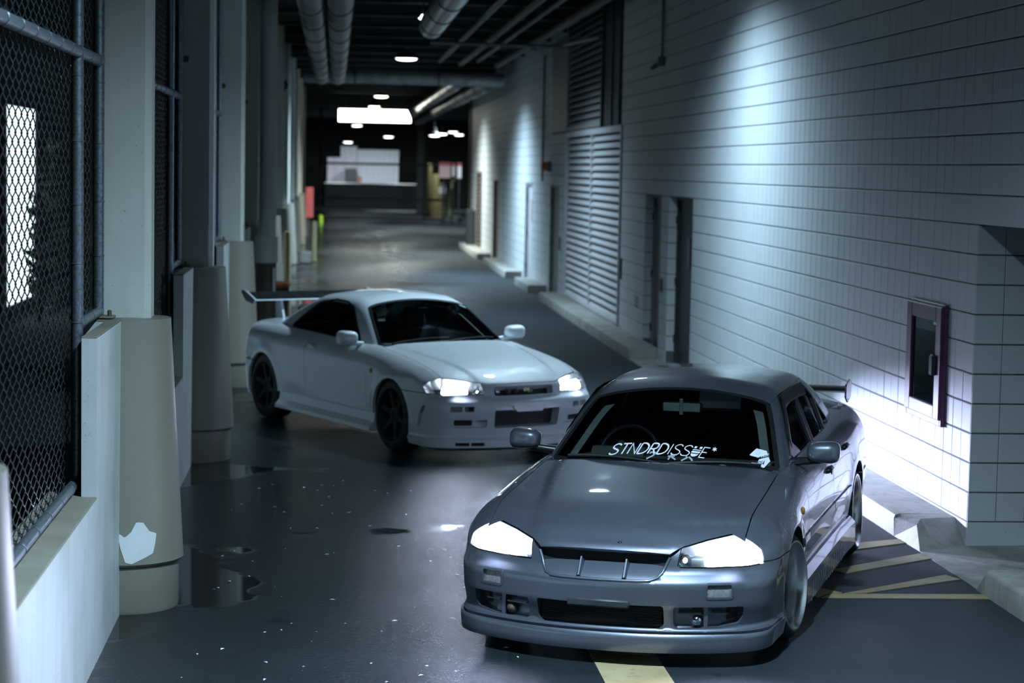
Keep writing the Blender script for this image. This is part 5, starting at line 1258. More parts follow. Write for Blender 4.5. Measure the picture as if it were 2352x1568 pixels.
# ---------------- kerb, apron
XK = 3.95
def kerb_piece(yA, yB, name='kerb', ramp=None, label=None):
    k = MB(); b = 0.03
    prof = [(XK, 0.0), (XK, 0.16-b), (XK+b*0.3, 0.16-b*0.3), (XK+b, 0.16), (XW+0.003, 0.16), (XW+0.003, 0.0)]
    n = max(1, int((yB-yA)/1.5)); ys_ = np.linspace(yA, yB, n+1); vs = []
    for y in ys_:
        q = random.uniform(-0.006, 0.006)
        vs += [(p[0] + (q if i in (1, 2) else 0), y, p[1]) for i, p in enumerate(prof)]
    m_ = len(prof); k.add(vs, [(j*m_+i, j*m_+(i+1) % m_, (j+1)*m_+(i+1) % m_, (j+1)*m_+i) for j in range(n) for i in range(m_)] + [tuple(range(m_)), tuple(n*m_+i for i in range(m_))])
    o = k.build(name, M['concrete'], None, 40); tag(o, label, kind='structure'); return o
for i, (a, b, lb) in enumerate(((14.06, 24.6, 'concrete kerb behind the silver sedan'), (27.3, 39.6, 'concrete kerb under the louver'), (41.9, 45.0, 'short kerb between the far doors'), (47.5, 54.6, 'far kerb'), (57.0, 65.5, 'farthest kerb'), (7.4, 12.02, 'kerb at the near edge of the recess'))): kerb_piece(a, b, 'kerb', None, lb)
rp_ = MB()   # broken, sloping end of the kerb
top_ = [(3.985, 14.055, .158), (4.14, 14.055, .16), (XW, 14.055, .16)]
rp_.add([(3.95, 14.055, 0), (3.95, 14.055, .13), (3.985, 14.055, .158), (XW+.003, 14.055, .16), (XW+.003, 14.055, 0), (3.965, 13.46, 0.0), (4.035, 13.80, .125), (4.08, 13.86, .158), (XW+.003, 13.92, .16), (XW+.003, 13.66, .0), (4.09, 13.48, .0)],
        [(0, 1, 6, 5), (1, 2, 7, 6), (2, 3, 8, 7), (5, 6, 10), (6, 7, 10), (7, 8, 9, 10), (3, 4, 9, 8), (0, 4, 3, 2, 1), (0, 5, 10, 9, 4)])
tag(rp_.build('kerb_ramp', M['concrete']), 'broken sloping kerb end', kind='structure')
rn = MB(); rn.add([(3.95, 12.02, 0), (3.95, 12.02, .13), (3.985, 12.02, .158), (XW+.003, 12.02, .16), (XW+.003, 12.02, 0), (3.955, 12.20, 0.0), (XW+.003, 12.46, 0)], [(0, 1, 5), (1, 2, 5), (2, 3, 6, 5), (3, 4, 6), (0, 5, 6, 4), (0, 4, 3, 2, 1)])
tag(rn.build('kerb_ramp', M['concrete']), 'sloping near kerb end', kind='structure')
ap = MB(); ap.add([(3.965, 12.02, .003), (3.965, 14.05, .003), (XW+1.6, 14.05, .03), (XW+1.6, 12.02, .03), (3.965, 12.02, -.05), (3.965, 14.05, -.05), (XW+1.6, 14.05, -.05), (XW+1.6, 12.02, -.05)], [(0, 3, 2, 1), (4, 5, 6, 7), (0, 1, 5, 4), (1, 2, 6, 5), (2, 3, 7, 6), (3, 0, 4, 7)])
tag(ap.build('apron_floor', M['concrete']), 'bare concrete apron before the recess', kind='structure')
ap2 = MB(); ap2.box((3.955, 24.6, -.02), (XW+.3, 27.3, .03), .01); tag(ap2.build('step_floor', M['concrete']), 'low concrete step at the niche door', kind='structure')

# ---------------- yellow hatching
def stripe(pts, label):
    mb = MB(); n = len(pts); mb.add([(x, y, .004) for x, y in pts] + [(x, y, -.01) for x, y in pts], [tuple(range(n)), tuple(range(n, 2*n))[::-1]] + [(i, i+n, (i+1) % n+n, (i+1) % n) for i in range(n)])
    o = mb.build('painted_stripe', M['yellow']); tag(o, label, 'marking', 'worn yellow hatching on the asphalt')
    me_ = o.data; return o
def gpt(px, py):
    """ground point seen at a pixel of the photograph (used once to lay out the paint)"""
    v = Vector(((px-1176)/CAM_F, -(py-784)/CAM_F, -1)); d = cam.matrix_world.to_3x3() @ v; t = -CAM_H/d.z; return (d.x*t, CAM_H*0 + d.y*t)
stripe([(2.93, 11.96), (3.975, 11.93), (3.965, 12.06), (3.02, 12.07)], 'yellow stripe straight across to the near kerb end')
stripe([(3.10, 12.085), (3.24, 12.10), (3.955, 12.52), (3.90, 12.66)], 'yellow stripe slanting up from the corner of the hatching')
stripe([(3.20, 12.82), (3.26, 12.70), (3.985, 13.22), (3.96, 13.40)], 'yellow stripe slanting to the broken kerb end')
stripe([(3.50, 13.72), (3.53, 13.52), (3.955, 13.78), (3.955, 13.93)], 'yellow stripe nearest the silver rear wheel')
stripe([(1.36, 9.4), (1.705, 9.4), (1.705, 11.6), (1.36, 11.6)], 'yellow line running straight under the nose of the silver sedan')
stripe([(2.91, 11.97), (3.0, 12.08), (3.09, 12.10), (2.78, 12.60), (2.62, 12.42)], 'yellow hatching edge slanting back under the silver sedan')

# ---------------- left side: parapet, columns, fences
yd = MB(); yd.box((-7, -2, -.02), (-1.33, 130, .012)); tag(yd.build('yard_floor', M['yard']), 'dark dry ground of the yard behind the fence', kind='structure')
XL = -1.17; CY = [5.88 + 5.9*i for i in range(12)]
pw = MB(); pw.box((XL-0.26, -2, 0), (XL, 75, 0.84))
for c in CY: pw.box((XL-0.075, c-1.42, 0), (XL+0.001, c+1.42, 1.645)); pw.box((XL-0.26, c-0.32, 0.80), (XL-0.01, c+0.32, 1.645), 0.008)
wall_l = pw.build('wall_left', M['parapet']); tag(wall_l, kind='structure', label='low painted parapet stepping up at each column')
ends = [-2] + [q for c in CY for q in (c-1.42, c+1.42)] + [75]
lg = MB()
for a, b in zip(ends[0::2], ends[1::2]): lg.box((XL-0.262, a, 0.834), (XL+0.0015, b, 0.846), 0.003)
for c in CY: lg.box((XL-0.262, c-1.42, 0.834), (XL-0.076, c+1.42, 0.846), 0.003)
lg.build('ledge', M['ledge'], wall_l)
for c in CY:
    cp = MB(); cp.box((XL-0.076, c-1.421, 1.640), (XL+0.001, c+1.421, 1.650), 0.003); cp.box((XL-0.262, c-.321, 1.640), (XL-.07, c+.321, 1.650), 0.003); cp.build('pier_cap', M['ledge'], wall_l)
def column(i, yc):
    r = empty('column', (XL, yc, 0)); r['kind'] = 'structure'; r['label'] = ['column', 'nearest whole column with a flaking patch on its flared foot', 'second column'][i] if i < 3 else 'painted column farther down the row'
    b = MB(); b.lathe([(0.300, 0.0), (0.306, 0.02), (0.306, 0.262), (0.300, 0.262), (0.325, 0.275), (0.333, 0.285), (0.331, 0.30), (0.255, 1.645), (0.0, 1.66)], 48); b.build('flared_foot', M['base'], r, 25)
    s = MB(); c_ = 0.035; X0, X1, Y_, = -0.15, 0.15, 0.13
    s.prism([(X0+c_, -Y_), (X1-c_, -Y_), (X1, -Y_+c_), (X1, Y_-c_), (X1-c_, Y_), (X0+c_, Y_), (X0, Y_-c_), (X0, -Y_+c_)], 1.645, Z_TOP); so = s.build('shaft', M['column'], r, 20)
    if i > 1:
        an = MB(); an.box((-0.11, -Y_-0.012, 3.36), (-0.06, -Y_, 3.41), 0.004); an.build('anchor_plate', M['rust_pipe'], so)
    if i == 1:
        # bare patch where the paint came away
        pts = rp([(-.125, .47), (-.085, .44), (-.05, .47), (-.02, .525), (.02, .52), (.055, .47), (.10, .455), (.09, .40), (.075, .345), (.03, .325), (-.05, .262+.03), (-.085, .30), (-.11, .38)], .012, 3)
        pts = [(a-0.02, b) for a, b in pts]; m_ = MB(); R_ = lambda z: 0.331 - (z-0.30)/1.345*0.076 + 0.0025
        A = -PI/2 + 0.42
        P2 = dens(np.array(pts), .012); gx, gy = np.meshgrid(np.arange(-.16, .12, .022), np.arange(.27, .55, .022)); G_ = np.stack([gx.ravel(), gy.ravel()], 1); G_ = G_[inside(G_, P2)]; G_ = G_[segdist(G_, P2) > .008]
        rr_ = delaunay_2d_cdt([Vector(p) for p in P2.tolist()+G_.tolist()], [(k, (k+1) % len(P2)) for k in range(len(P2))], [], 0, 1e-7)
        Q2 = np.array([tuple(v) for v in rr_[0]]); T2 = [tuple(f) for f in rr_[2]]; T2 = [f for f in T2 if inside(Q2[list(f)].mean(0)[None], P2)[0]]
        m_.add([(R_(b)*math.cos(A + a/R_(b)), R_(b)*math.sin(A + a/R_(b)), b) for a, b in Q2], T2); m_.build('bare_patch', M['chip'], r, None, recalc=False)
    return r
for i, c in enumerate(CY): column(i, c)

XF = -1.30
def zig_mesh(name, y0, y1, z0, z1, p=0.085, pz=0.04, r=0.0036):
    """woven wire netting: zigzag wires hooked into their neighbours"""
    V_, F__ = [], []; n = int((y1-y0)/p); nz = int((z1-z0)/pz)
    for i in range(n+1):
        yb = y0 + i*p; base = len(V_)
        for k in range(nz+1):
            q = 1 if (k+i) % 2 else -1; y = yb + q*p*0.52; z = z0 + k*pz; dx = q*0.0028
            V_ += [(XF-0.040+dx-r, y, z), (XF-0.040+dx, y-r, z), (XF-0.040+dx+r, y, z), (XF-0.040+dx, y+r, z)]
        for k in range(nz):
            a = base+4*k
            F__ += [(a+j, a+(j+1) % 4, a+4+(j+1) % 4, a+4+j) for j in range(4)]
    me = bpy.data.meshes.new(name); me.from_pydata(V_, [], F__); me.polygons.foreach_set('use_smooth', [True]*len(me.polygons)); me.materials.append(M['wire']); return me
shared = {}
FLAB = ['galvanised chain link fence panel before the nearest whole column', 'chain link fence panel between the first two whole columns', 'chain link fence panel between the second and third whole columns']
for b in range(0, 4):
    ca, cb = CY[b], CY[b+1]; r = empty('chain_link_fence', (XF, (ca+cb)/2, 0.85)); tag(r, FLAB[b] if b < 3 else 'farthest chain link fence panel, beyond the third whole column', 'fence')
    def loc(mb): mb.v = [(p[0]-XF, p[1]-(ca+cb)/2, p[2]-0.85) for p in mb.v]; return mb
    ps = (ca+0.20, ca+1.47, cb-1.15, cb-0.20) if b == 0 else (ca+0.20, ca+1.15, cb-1.15, cb-0.20)
    for y, z0 in zip(ps, (1.655, .852, .852, 1.655)):
        t = MB(); t.tube([(XF, y, z0), (XF, y, Z_TOP)], 0.031, 14); po = loc(t).build('fence_post', M['galv'], r, 40)
        for z in (1.05, 1.30, 1.70, 2.0, 2.3, 2.62, 2.95, 3.25):
            if z < z0+0.05: continue
            w = MB(); w.lathe([(0.031, -0.004), (0.0345, -0.002), (0.0345, 0.002), (0.031, 0.004)], 14, (XF, y, z)); w.build('tie_band', M['galv'], po, 40); loc_ = po.children[-1]; loc_.data.transform(Matrix.Translation((-XF, -(ca+cb)/2, -0.85)))
        ft = MB(); ft.box((XF-0.06, y-0.07, z0), (XF+0.09, y+0.07, z0+0.012), 0.003); bo_ = loc(ft).build('base_plate', M['ledge'], po)
        bt_ = MB(); bt_.lathe([(0.012, 0), (0.012, 0.03), (0.0, 0.035)], 8, (XF+0.065, y-0.03, z0+0.012)); loc(bt_).build('anchor_bolt', M['rust_pipe'], po, 40)
    for (ya, yb, z, rr) in ((ps[1], ps[2], .89, .027), (ps[0], ps[1], 1.69, .027), (ps[2], ps[3], 1.69, .027), (ps[0], ps[3], 3.07, .031)):
        t = MB(); t.tube([(XF+0.004, ya, z), (XF+0.004, yb, z)], rr, 14); ro = loc(t).build('fence_rail', M['galv'], r, 40)
        if b < 2:
            y = ya + 0.12
            while y < yb-0.05:
                w = MB(); pts = [(XF+0.004+(rr+.002)*math.cos(a), y+0.006*math.sin(a*0.5), z+(rr+.002)*math.sin(a)) for a in np.linspace(-PI*0.9, PI*0.75, 12)] + [(XF-0.05, y+0.012, z+0.075)]
                w.tube(pts, 0.0017, 5); loc(w).build('tie_wire', M['galv'], ro, 40); y += 0.40
    for key, (ya, yb, z0, z1) in (('mid', (ps[1]+.02, ps[2]-.02, .875, 3.75)), ('a', (ps[0]+.02, ps[1]-.02, 1.68, 3.75)), ('b', (ps[2]+.02, ps[3]-.02, 1.68, 3.75))):
        if b == 3 and key != 'mid': continue
        me = zig_mesh('wire_netting', ya, yb, z0, z1, *( (0.085, 0.04) if b < 2 else (0.10, 0.045)))
        me.transform(Matrix.Translation((-XF, -(ca+cb)/2, -0.85))); o = link('wire_netting', me, None, r); o['kind'] = 'stuff'

# ---------------- dark yard behind the fence, with a lit opening
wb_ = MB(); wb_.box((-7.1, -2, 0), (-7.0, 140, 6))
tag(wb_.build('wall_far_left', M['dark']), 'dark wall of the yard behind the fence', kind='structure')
r = empty('lit_opening', (-5.05, 33.7, 0)); tag(r, 'tall bright opening seen through the nearest fence', 'opening')
op = MB(); op.box((-.03, -1.6, .25), (.03, 1.6, 3.35)); op.build('bright_pane', M['lit_opening'], r)
fr = MB(); fr.box((-.05, -2.1, 0), (.07, -1.6, 3.7), .01); fr.box((-.05, 1.6, 0), (.07, 2.1, 3.7), .01); fr.box((-.05, -1.6, 3.35), (.07, 1.6, 3.7), .01); fr.box((-.05, -1.6, 0), (.07, 1.6, .25), .01); fr.build('opening_frame', M['dark'], r)
for k, (yy, hh, lean) in enumerate(((32.55, 2.0, .05), (33.7, 2.9, .1), (34.5, 2.3, -.05))):
    r = empty('garden_shrub', (-4.55, yy, 0)); tag(r, ['dark shrub silhouette low in the bright opening', 'tallest dark stem silhouette in the bright opening', 'short dark stem silhouette at the far side of the bright opening'][k], 'plant')
    st = MB(); st.tube([(0, 0, 0), (0, lean*.4, hh*.5), (0, lean, hh)], [.05, .035, .015], 8); st.build('stem', M['leafdark'], r, 50)
    lf = MB()
    for q in range(170):
        t = random.uniform(.15, 1); c0 = Vector((random.uniform(-.15, .15), lean*t + random.uniform(-.26, .26), hh*t + random.uniform(-.15, .15))); s_ = random.uniform(.07, .16)
        a = Vector((random.uniform(-1, 1), random.uniform(-1, 1), random.uniform(-1, 1))).normalized()*s_; b_ = a.orthogonal().normalized()*s_*.4
        lf.add([c0-a, c0+b_, c0+a, c0-b_], [(0, 1, 2, 3)])
    o = lf.build('leaves', M['leafdark'], r, recalc=False); o['kind'] = 'stuff'

# ---------------- ceiling, beams, ducts, lamps
ce = MB(); n_ = 200; vs = []
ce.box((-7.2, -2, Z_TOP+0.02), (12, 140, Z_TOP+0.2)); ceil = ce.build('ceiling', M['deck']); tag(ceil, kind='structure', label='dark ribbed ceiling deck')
for i in range(0, 24):
    y = 9.6 + 2.95*i
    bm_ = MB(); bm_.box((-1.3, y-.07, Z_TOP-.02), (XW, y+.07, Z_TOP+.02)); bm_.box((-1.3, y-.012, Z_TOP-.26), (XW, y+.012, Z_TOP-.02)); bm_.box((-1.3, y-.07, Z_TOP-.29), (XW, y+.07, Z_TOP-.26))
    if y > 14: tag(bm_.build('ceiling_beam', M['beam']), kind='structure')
rb = MB()
for x in np.arange(-1.1, 4.3, .27): rb.box((x-.05, 16, Z_TOP-.035), (x+.05, 95, Z_TOP+.02))
rb.build('deck_ribs', M['deck'], ceil, kind='stuff')
def pipe(name, pts, r, mt, label, bands=None, n=20, group=None):
    root = empty(name, pts[0]); tag(root, label, 'pipe', group); o_ = Vector(pts[0])
    t = MB(); t.tube([tuple(Vector(p)-o_) for p in pts], r, n); t.build('pipe_run', M[mt], root, 50)
    if bands:
        a, b = Vector(pts[0])-o_, Vector(pts[-1])-o_; d = (b-a); L = d.length; d.normalize(); s = bands*0.6; me = None
        while s < L:
            c = a + d*s; w = MB(); w.tube([tuple(c-d*.03), tuple(c-d*.026), tuple(c+d*.026), tuple(c+d*.03)], [r, r+.012, r+.012, r], n); w.build('band', M['lamp_shade'], root, 50); s += bands
            hg = MB(); hg.tube([tuple(c+Vector((0, 0, r))), (c.x, c.y, Z_TOP-o_.z)], .012, 6); hg.build('hanger', M['steel_dark'], root, 40)
    return root
DZ = 4.60
pipe('lagged_pipe', [(-.335, 22, DZ), (-.335, 49.4, DZ)], .175, 'duct', 'left one of two thick lagged pipes under the ceiling', 2.95)
pipe('lagged_pipe', [(.045, 22, DZ), (.045, 49.4, DZ)], .175, 'duct', 'right one of two thick lagged pipes under the ceiling', 2.95)
pipe('cross_pipe', [(-.75, 49.75, DZ+.03), (4.0, 49.75, DZ+.03)], .155, 'duct', 'thick lagged pipe crossing the road under the ceiling', 2.0)
pipe('foil_duct', [(1.43, 22, DZ+.05), (1.43, 31.5, DZ+.05)], .19, 'foil', 'shiny foil covered duct ending over the road', 2.4)
pipe('lagged_pipe', [(3.05, 52, DZ+.05), (3.05, 92, DZ+.05)], .16, 'foil', 'shiny far pipe beyond the crossing pipe', 4)
pipe('lagged_pipe', [(3.65, 50.2, DZ-.05), (3.65, 92, DZ-.05)], .18, 'duct', 'dull far pipe beside the block wall', 4)
pipe('thin_conduit', [(1.72, 38.2, 4.80), (4.341, 38.2, 4.78)], .035, 'conduit', 'thin mauve conduit crossing before the upper louver')
pipe('thin_conduit', [(4.0, 36.5, 4.72), (4.30, 33.8, 4.70)], .03, 'conduit', 'short conduit stub beside the dark channel')
for k, (x, z, r, mt) in enumerate(((2.45, 5.02, .05, 'steel_dark'), (2.95, 4.98, .06, 'rust_pipe'), (3.35, 5.05, .045, 'steel_dark'), (3.8, 4.95, .07, 'rust_pipe'))):
    pipe('service_pipe', [(x, 20, z), (x, 49.2, z)], r, mt, ['innermost thin service pipe above the right lane', 'brown service pipe second from the road centre', 'thin dark service pipe third from the road centre', 'thickest brown service pipe closest to the block wall'][k], None, 12)
def ceiling_lamp(i, x, y, z, warm=False, label=None, s=1.0):
    r = empty('ceiling_lamp', (x, y, z)); tag(r, label, 'lamp')
    sh = MB(); sh.lathe([(.26*s, 0.0), (.255*s, .012), (.20*s, .10*s), (.12*s, .17*s), (.09*s, .19*s), (.09*s, .34*s), (.0, .35*s)], 32); sh.build('lamp_shade', M['lamp_shade'], r, 40)
    ln = MB(); ln.lathe([(.245*s, .004), (.20*s, -.022), (.10*s, -.036), (0, -.040)], 32); ln.build('lamp_lens', M['lamp_warm' if warm else 'lamp_on'], r, 50)
    sm = MB(); sm.tube([(0, 0, .34*s), (0, 0, Z_TOP-z)], .014, 8); sm.build('stem', M['steel_dark'], r, 40)
    return r
LL = ['ceiling lamp over the near road', 'ceiling lamp lighting the block wall above the silver sedan', 'ceiling lamp at the end of the foil duct', 'ceiling lamp hanging before the crossing pipe', 'ceiling lamp just past the crossing pipe', 'ceiling lamp close to the bright light box', 'ceiling lamp under the bright light box']
for i, y in enumerate(LAMP_Y):
    ceiling_lamp(i, LAMP_XS[i], y, LAMP_Z, i >= 4, LL[i], 0.62 if i == 1 else 1.0)
for k, (px, py, Y) in enumerate(((818, 287, 110), (798, 325, 118), (890, 311, 118), (995, 306, 100), (1012, 302, 106), (1037, 297, 112), (1051, 303, 122))):
    X = (px-769)*Y/CAM_F; Z = CAM_H + (378-py)*Y/CAM_F
    ceiling_lamp(0, X, Y, Z, k % 2 == 0, ['far lamp right under the light box', 'far lamp over the corrugated panel', 'lone far lamp right of the light box', 'leftmost lamp of the far cluster above the signs', 'second lamp of the far cluster above the signs', 'third lamp of the far cluster above the signs', 'rightmost lamp of the far cluster above the signs'][k], 1.1)
for (px, py, Y, lb) in ((965, 40, 33, 'small bare bulb beside the foil duct'), (933, 100, 46, 'small bare bulb just above the hanging lamp')):
    X = (px-769)*Y/CAM_F; Z = CAM_H + (378-py)*Y/CAM_F; r = empty('bare_bulb', (X, Y, Z)); tag(r, lb, 'bulb')
    b = MB(); b.lathe([(0, -.05), (.03, -.04), (.045, -.01), (.04, .02), (.02, .05), (0, .055)], 16); b.build('bulb', M['lamp_on'], r, 60); s = MB(); s.tube([(0, 0, .05), (0, 0, Z_TOP-Z)], .012, 6); s.build('stem', M['steel_dark'], r)
# bright light box hung across the road
YB = 76.0; bxw = lambda px: (px-769)*YB/CAM_F; bz = lambda py: CAM_H + (378-py)*YB/CAM_F
r = empty('light_box', (bxw(858), YB, bz(278))); tag(r, 'wide bright fluorescent light box hanging across the far road', 'lamp')
hw = (bxw(940)-bxw(776))/2; hh = bz(250)-bz(278)
c = MB(); c.box((-hw-.03, .02, -.03), (hw+.03, .30, hh+.03), .01); c.build('box_housing', M['lamp_shade'], r)
p = MB(); p.prism([(-hw, 0), (hw, 0), (hw, hh*.35), (hw*.9, hh), (-hw, hh)], -.0, .03, 'xz'); p.build('diffuser', M['lightbox'], r)
for sx in (-.8, .8):
    s = MB(); s.tube([(hw*sx, .15, hh), (hw*sx, .15, Z_TOP-bz(278))], .02, 8); s.build('hanger', M['steel_dark'], r)

# ---------------- fittings on the right wall
r = empty('fire_cabinet', (XW, 14.69, .75)); tag(r, 'dark red framed extinguisher cabinet with a glass front on the block wall', 'cabinet')
yA, yB, zA, zB = -.462, .455, 0, .87; bx = MB()
def frame_boxes(mb, x0, x1, a, b, c, d, t, tt=None, tb=None):
    tt = tt or t; tb = tb or t
    mb.box((x0, a, c), (x1, a+t, d), .006); mb.box((x0, b-t, c), (x1, b, d), .006); mb.box((x0, a+t, d-tt), (x1, b-t, d), .006); mb.box((x0, a+t, c), (x1, b-t, c+tb), .006); return mb
frame_boxes(bx, -.035, .0, yA, yB, zA, zB, .035, .035, .05); bx.build('cabinet_frame', M['red_paint'], r)
dr = MB(); frame_boxes(dr, -.052, -.02, yA+.02, yB-.02, zA+.045, zB-.02, .13, .105, .095); do = dr.build('cabinet_door', M['red_paint'], r)
gl_ = MB(); gl_.box((-.034, yA+.14, zA+.13), (-.030, yB-.14, zB-.115)); gl_.build('glass_pane', M['cab_glass'], do)
bk = MB(); bk.box((-.012, yA+.03, zA+.03), (-.004, yB-.03, zB-.03)); bk.build('cabinet_back', mat('cabinet inside', (.05, .07, .085), .6), r)
pp = MB(); pp.box((-.0285, -.06, .46), (-.0275, .20, .62)); pp.build('inspection_card', M['paper'], do)
tg = MB(); tg.box((-.0355, -.30, .715), (-.0345, -.20, .735)); tg.build('small_label', M['white_sign'], do)
lt = MB(); lt.box((-.085, -.36, .36), (-.05, -.285, .50), .006); lt.build('cabinet_latch', M['ink'], do); pl = MB(); pl.box((-.056, -.285, .36), (-.051, -.225, .50), .003); lp_ = pl.build('latch_plate', M['white_sign'], do)
dt = MB(); dt.lathe([(0, -.0595), (.012, -.059), (.012, -.055)], 10, (0, -.255, .43), 'x'); dt.build('lock_hole', M['ink'], lp_)
ex = MB(); ex.lathe([(.0, .06), (.075, .07), (.08, .10), (.08, .40), (.06, .46), (.02, .50), (.02, .54), (.0, .54)], 20, (.0, .10, 0)); ex.v = [(p[0]*.001-.020, p[1], p[2]) for p in ex.v]
# pipe with a wall camera, alarm lamp, flat riser
r = empty('wall_camera', (XW-.03, 27.33, 3.92)); tag(r, 'small dark wall camera hanging on a thin pipe', 'camera')
t = MB(); t.tube([(0, 0, .1), (0, 0, Z_TOP-3.92)], .018, 10); t.build('drop_pipe', M['conduit'], r, 40); b = MB(); b.box((-.06, -.07, .0), (.03, .07, .12), .012); b.build('junction_box', M['conduit'], r); l = MB(); l.tube([(-.04, .06, .03), (-.10, .22, -.02)], [.035, .03], 12); l.build('camera_body', M['steel_dark'], r, 40)
r = empty('wall_pipe', (XW-.03, 42.95, 2.28)); tag(r, 'thin conduit running down the wall beside the far doors', 'pipe'); t = MB(); t.tube([(0, 0, 0), (0, 0, 2.6)], .022, 10); t.build('pipe_run', M['conduit'], r, 40)
r = empty('alarm_beacon', (XW, 41.6, 2.58)); tag(r, 'orange alarm beacon beside the tall louver', 'alarm'); b = MB(); b.lathe([(0, -.20), (.07, -.19), (.09, -.15), (.09, -.06)], 16, (0, 0, 0), 'x'); b.build('beacon_lens', M['orange'], r, 40); b = MB(); b.box((-.07, -.12, -.1), (0, .12, .1), .01); b.build('beacon_base', M['lining'], r)
def wall_box(name, y, z, w, h, d, mt, label, cat, x=XW):
    mb = MB(); mb.box((x-d, y-w/2, z-h/2), (x+.002, y+w/2, z+h/2), .004); o = mb.build(name, M[mt]); tag(o, label, cat); return o
wall_box('door_notice', 25.0, 1.62, .30, .72, .012, 'white_sign', 'tall white notice on the near side of the dark niche door', 'sign', XW+.135)
wall_box('door_notice', 25.35, 1.55, .16, .30, .012, 'yellow_post', 'yellow notice on the dark niche door', 'sign', XW+.135)
wall_box('door_notice', 25.8, 1.50, .22, .40, .012, 'red_paint', 'dark red notice on the dark niche door', 'sign', XW+.135)
wall_box('key_switch', 27.05, 1.03, .12, .16, .03, 'steel_dark', 'small dark switch plate between the niche and the alcove', 'switch')
wall_box('key_switch', 30.95, 1.05, .10, .32, .02, 'steel_dark', 'slim dark switch plate right of the tall louver', 'switch')
wall_box('key_switch', 39.55, 1.1, .12, .26, .02, 'steel_dark', 'dark switch plate left of the tall louver', 'switch')
wall_box('door_notice', 40.3, 1.55, .22, .6, .01, 'red_paint', 'faded red notice on the scuffed grey door', 'sign', XW+.055)
wall_box('door_notice', 45.9, 1.6, .22, .5, .01, 'red_sign', 'red notice on the pale far door', 'sign', XW+.055)
# stencilled 777 below the alcove edge
tq, tw = text_polys('777', .2, .12); t = MB()
for q in tq: t.add([(XW-.003, 29.35-(b*.0)-a*0 - (b)*.0 - (.13*(1-b))*0 + 0 - .42*0 + (-(a/tw)*0) - (b*.30) + .15, .74 - a/tw*.17) for a, b in q], [tuple(range(len(q)))])
tag(t.build('stencilled_number', M['ink'], None, recalc=False), 'dark stencilled 777 low on the wall beside the alcove', 'marking')

# ---------------- things along the left side, farther off
def px_at(px, Y): return (px-769)*Y/CAM_F
def post(name, px, Y, w, h, mt, label, cat='bollard'):
    X = px_at(px, Y); mb = MB(); mb.lathe([(w/2, 0), (w/2, h-.04), (w/2*.8, h-.01), (0, h)], 20, (0, 0, 0)); r = empty(name, (X, Y, 0)); tag(r, label, cat); mb.build('post_body', M[mt], r, 50); b = MB(); b.lathe([(w/2+.03, 0), (w/2+.03, .015), (w/2, .02)], 20); b.build('foot_ring', M['concrete'], r, 40); return r
post('bollard', 663, 33.0, .125, 1.47, 'yellow_post', 'pale yellow bollard behind the white coupe wing')
post('bollard', 724, 54.4, .14, 1.06, 'yellow_post', 'pale wooden bollard far along the left side')
r = empty('drain_pipe', (px_at(616, 28.6), 28.6, 0)); tag(r, 'round pale drain pipe with a wide collar rising beside the columns', 'pipe')
t = MB(); t.tube([(0, 0, 1.52), (0, 0, Z_TOP)], .125, 24); t.build('pipe_run', M['column'], r, 50); t = MB(); t.lathe([(.125, 1.54), (.15, 1.53), (.155, 1.50), (.155, 1.17), (.13, 1.16)], 24); t.build('pipe_collar', M['column'], r, 40); t = MB(); t.tube([(0, 0, 0), (0, 0, 1.2)], .135, 24); t.build('pipe_foot', M['rust_pipe'], r, 50)
t = MB(); t.box((.09, -.137, .78), (.125, -.10, 1.10), .004); t.build('white_strip', M['white_sign'], r)
t = MB(); r = empty('litter_bin', (px_at(640, 31.0), 31.0, 0)); tag(r, 'dark bin with an orange rim behind the white coupe wing', 'bin'); t.lathe([(.15, 0), (.19, .70), (.20, .72), (.17, .72), (.15, .10), (0, .08)], 24); t.build('bin_body', M['rust_pipe'], r, 40); t = MB(); t.lathe([(.19, .70), (.215, .71), (.215, .76), (.17, .77)], 24); t.build('bin_rim', M['orange'], r, 40)
b = MB(); b.box((px_at(690, 53)-.0, 53.0, 0), (px_at(717, 53), 53.6, .30), .03); tag(b.build('concrete_block', M['concrete']), 'low concrete wheel stop at the far left', 'block')
for (px, py, Y, w, h, z0, mt, lb) in ((712, 460, 62, .22, .9, 0.95, 'red_sign', 'red board on a post by the far left columns'), (648, 462, 47.5, .14, .45, 1.5, 'red_sign', 'small red board on a post behind the drain pipe')):
    X = px_at(px, Y); r = empty('warning_board', (X, Y, 0)); tag(r, lb, 'sign')
    mb = MB(); mb.box((-w/2, 0, z0), (w/2, .03, z0+h), .006); mb.build('board', M[mt], r); ps_ = MB(); ps_.box((-.03, .03, 0), (.03, .09, z0+h), .004); ps_.build('sign_post', M['steel_dark'], r)
mb = MB(); X = px_at(738, 90); mb.lathe([(.11, 0), (.10, .30), (.08, .36), (0, .37)], 16, (X, 90, 0)); tag(mb.build('marker_stub', M['lime'], None, 50), 'lime green marker stub at the foot of the gate', 'marker')
r = empty('wall_clock', (px_at(650, 42), 41.5, CAM_H + (378-200)*41.5/CAM_F)); tag(r, 'round dark fitting high on the left columns', 'fitting'); b = MB(); b.lathe([(0, -.06), (.10, -.06), (.12, -.03), (.12, .05), (0, .06)], 24, (0, 0, 0), 'y'); b.build('fitting_body', M['steel_dark'], r, 40); b = MB(); b.lathe([(0, -.075), (.05, -.07), (.055, -.058)], 18, (0, 0, 0), 'y'); b.build('fitting_boss', M['lining'], r, 40)

